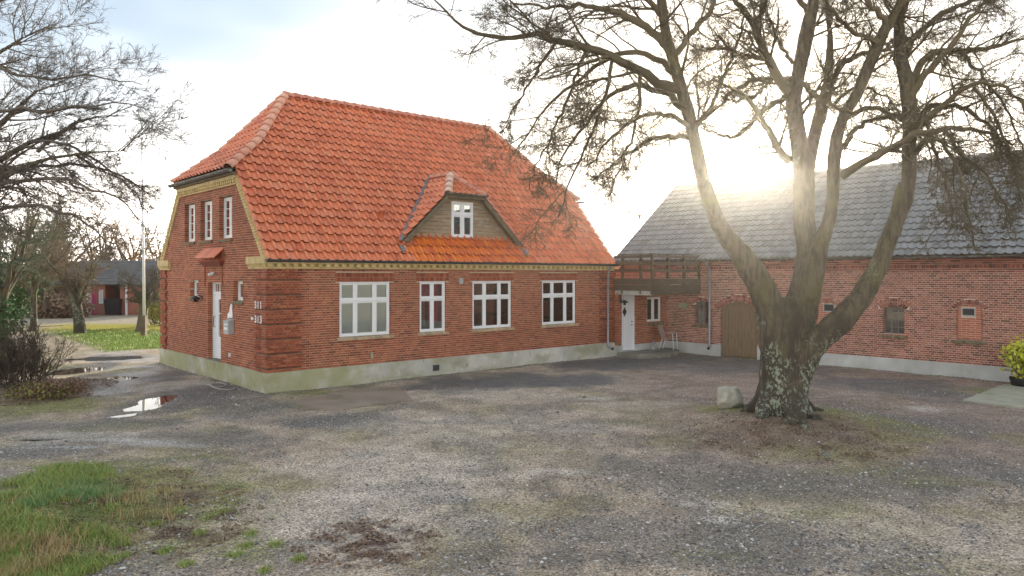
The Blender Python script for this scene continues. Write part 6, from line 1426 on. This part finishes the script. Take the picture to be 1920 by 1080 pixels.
for i, (u, v, ru, rv) in enumerate([(980,712,200,15),(860,724,110,14),(640,790,120,16),(400,735,110,28),(480,770,90,22),(1300,895,230,40),(1600,905,300,40),(1300,1000,260,50),(1500,1040,260,40),(1080,990,120,26),(840,935,60,10),(1750,800,150,24),(1850,880,120,30),(60,845,120,16)]): dk = np.maximum(dk, blob(ps[:,0], ps[:,1], u, v, ru, rv, .5, 60+i, .5))
keep = RNG.random(n) < .16+.75*dk+.4*(sstep(fbm(xx*1.4, yy*1.1, 4, 60), .5, .66)); keep &= ~((ps[:,0] < -2.5) & (ps[:,1] < 11) & (blob(ps[:,0], ps[:,1], 60, 990, 190, 105, .5, 220, .4) > .3))
stones('gravel', ps[keep], .012, 'pebble')
def along(fr, x0, x1, y, n, sp): x = RNG.uniform(x0, x1, n); yy_ = y-np.abs(RNG.normal(0, sp, n)); return np.array([fr(a_, b_)[:2] for a_, b_ in zip(x, yy_)])
feet = np.concatenate([along(h_w, 0, HL, -.08, 3500, .10), along(b_w, -4.5, 7.5, -.04, 3500, .12), np.array([h_w(-.08-abs(RNG.normal(0,.1)), RNG.uniform(0, HW))[:2] for _ in range(1800)])])
stones('wall_foot_gravel', feet, .011, 'pebble')
fw_ = msk(np.concatenate([along(h_w, 0, HL, -.07, 2600, .05), along(b_w, -1.0, 7.5, -.03, 2600, .06)]), 1.8, .46, .6, 330); blades('wall_foot_moss', fw_, .035, .004, .9, 'grassm')
# leaf litter
def litter(name, p, size, m_):
    n = len(p); z0 = onmesh(p[:,0], p[:,1])+RNG.uniform(.003,.02,n); P0 = np.stack([p[:,0], p[:,1], z0], 1); nn = unit(RNG.normal(0,.35,(n,3))+np.array([0,0,1])); d1 = unit(np.cross(nn, RNG.normal(size=(n,3)))); d2 = np.cross(nn, d1); s_ = size*RNG.uniform(.5,1.4,(n,1))
    V = np.stack([P0-d1*s_, P0+d2*s_*.55, P0+d1*s_+nn*s_*.3, P0-d2*s_*.55], 1).reshape(-1,3); return tag(link(name, mesh_np(name, V, np.arange(n*4).reshape(-1,4), [M[m_]])), kind='stuff')
lt_ = np.concatenate([msk(scat(1490,825,200,38,6000), 3.3, .46, .62, 401), msk(scat(690,1015,140,50,2600,.7), 6.2, .46, .60, 195), msk(scat(280,980,200,80,5000), 4.6, .48, .62, 198), msk(scat(110,735,80,24,4500), 2, .3, .5, 404), scat(1400,900,500,160,1200), msk(scat(200,900,160,30,1500), 2, .45, .6, 406)])
lt_ = np.concatenate([lt_, msk(along(b_w, -1.0, 7.5, -.05, 900, .12), 1.5, .4, .6, 333), msk(along(h_w, 0, HL, -.09, 500, .1), 1.5, .4, .6, 334)])
litter('fallen_leaves', lt_, .022, 'leafbrown')
# bramble tangle at the foot of the shrub
x, y = ground(100, 744); leafy('bramble', 'low tangle of brambles with dead leaves at the foot of the brown shrub', (x, y, gz(x,y)-.08), (1.9,1.2,.5), 2000, .045, 'leafbrown', 'shrub', None, 40, 'twigd', 6)
leafy('bramble', 'green leafy weeds growing through the bramble tangle beside the track', (x-.2, y-.2, gz(x,y)-.05), (1.6,1.0,.4), 500, .04, 'leafyel', 'weeds', None, None, seed=7)
mb = MB(); p0, p1 = ground(55, 746), ground(128, 731); mb.tube([(p0[0], p0[1], gz(*p0)+.03), ((p0[0]+p1[0])/2, (p0[1]+p1[1])/2, gz(*p0)+.12), (p1[0], p1[1], gz(*p1)+.14)], [.02,.017,.01], 7); tag(mb.build('fallen_branch', M['deck'], None, True), 'pale fallen branch lying in the grass under the brown shrub', 'branch')
# thin haze volume added for the bloom around the low sun
HZ = bpy.data.materials.new('bloom_haze'); HZ.use_nodes = True; t = HZ.node_tree; t.nodes.clear(); o_ = t.nodes.new('ShaderNodeOutputMaterial'); pv = t.nodes.new('ShaderNodeVolumePrincipled')
pv.inputs['Density'].default_value = .0006; pv.inputs['Anisotropy'].default_value = .9; pv.inputs['Color'].default_value = (.98,.95,.90,1); t.links.new(pv.outputs[0], o_.inputs['Volume'])
mb = MB(); mb.box(-70, 60, -25, 120, -1.2, 17.5); tag(mb.build('haze', HZ), kind='stuff')
# algae on the farmhouse plinth, thickest towards the near corner
t = M['plinth'].node_tree; b = t.nodes['Principled BSDF']; L = t.links.new; src = b.inputs['Base Color'].links[0].from_socket
tcn = t.nodes.new('ShaderNodeTexCoord'); sx = t.nodes.new('ShaderNodeSeparateXYZ'); L(tcn.outputs['Object'], sx.inputs[0]); nz = t.nodes.new('ShaderNodeTexNoise'); nz.inputs['Scale'].default_value = 1.6; nz.inputs['Detail'].default_value = 7; L(tcn.outputs['Object'], nz.inputs[0])
mr = t.nodes.new('ShaderNodeMapRange'); L(sx.outputs['X'], mr.inputs[0]); mr.inputs[1].default_value = 1; mr.inputs[2].default_value = 8; mr.inputs[3].default_value = .22; mr.inputs[4].default_value = -.12
ad = t.nodes.new('ShaderNodeMath'); L(mr.outputs[0], ad.inputs[0]); L(nz.outputs['Fac'], ad.inputs[1]); m2 = t.nodes.new('ShaderNodeMapRange'); m2.interpolation_type = 'SMOOTHSTEP'; L(ad.outputs[0], m2.inputs[0]); m2.inputs[1].default_value = .45; m2.inputs[2].default_value = .8; m2.inputs[4].default_value = .75
mx_ = t.nodes.new('ShaderNodeMix'); mx_.data_type = 'RGBA'; L(m2.outputs[0], mx_.inputs[0]); L(src, mx_.inputs[6]); mx_.inputs[7].default_value = (.30,.30,.13,1); L(mx_.outputs[2], b.inputs['Base Color'])
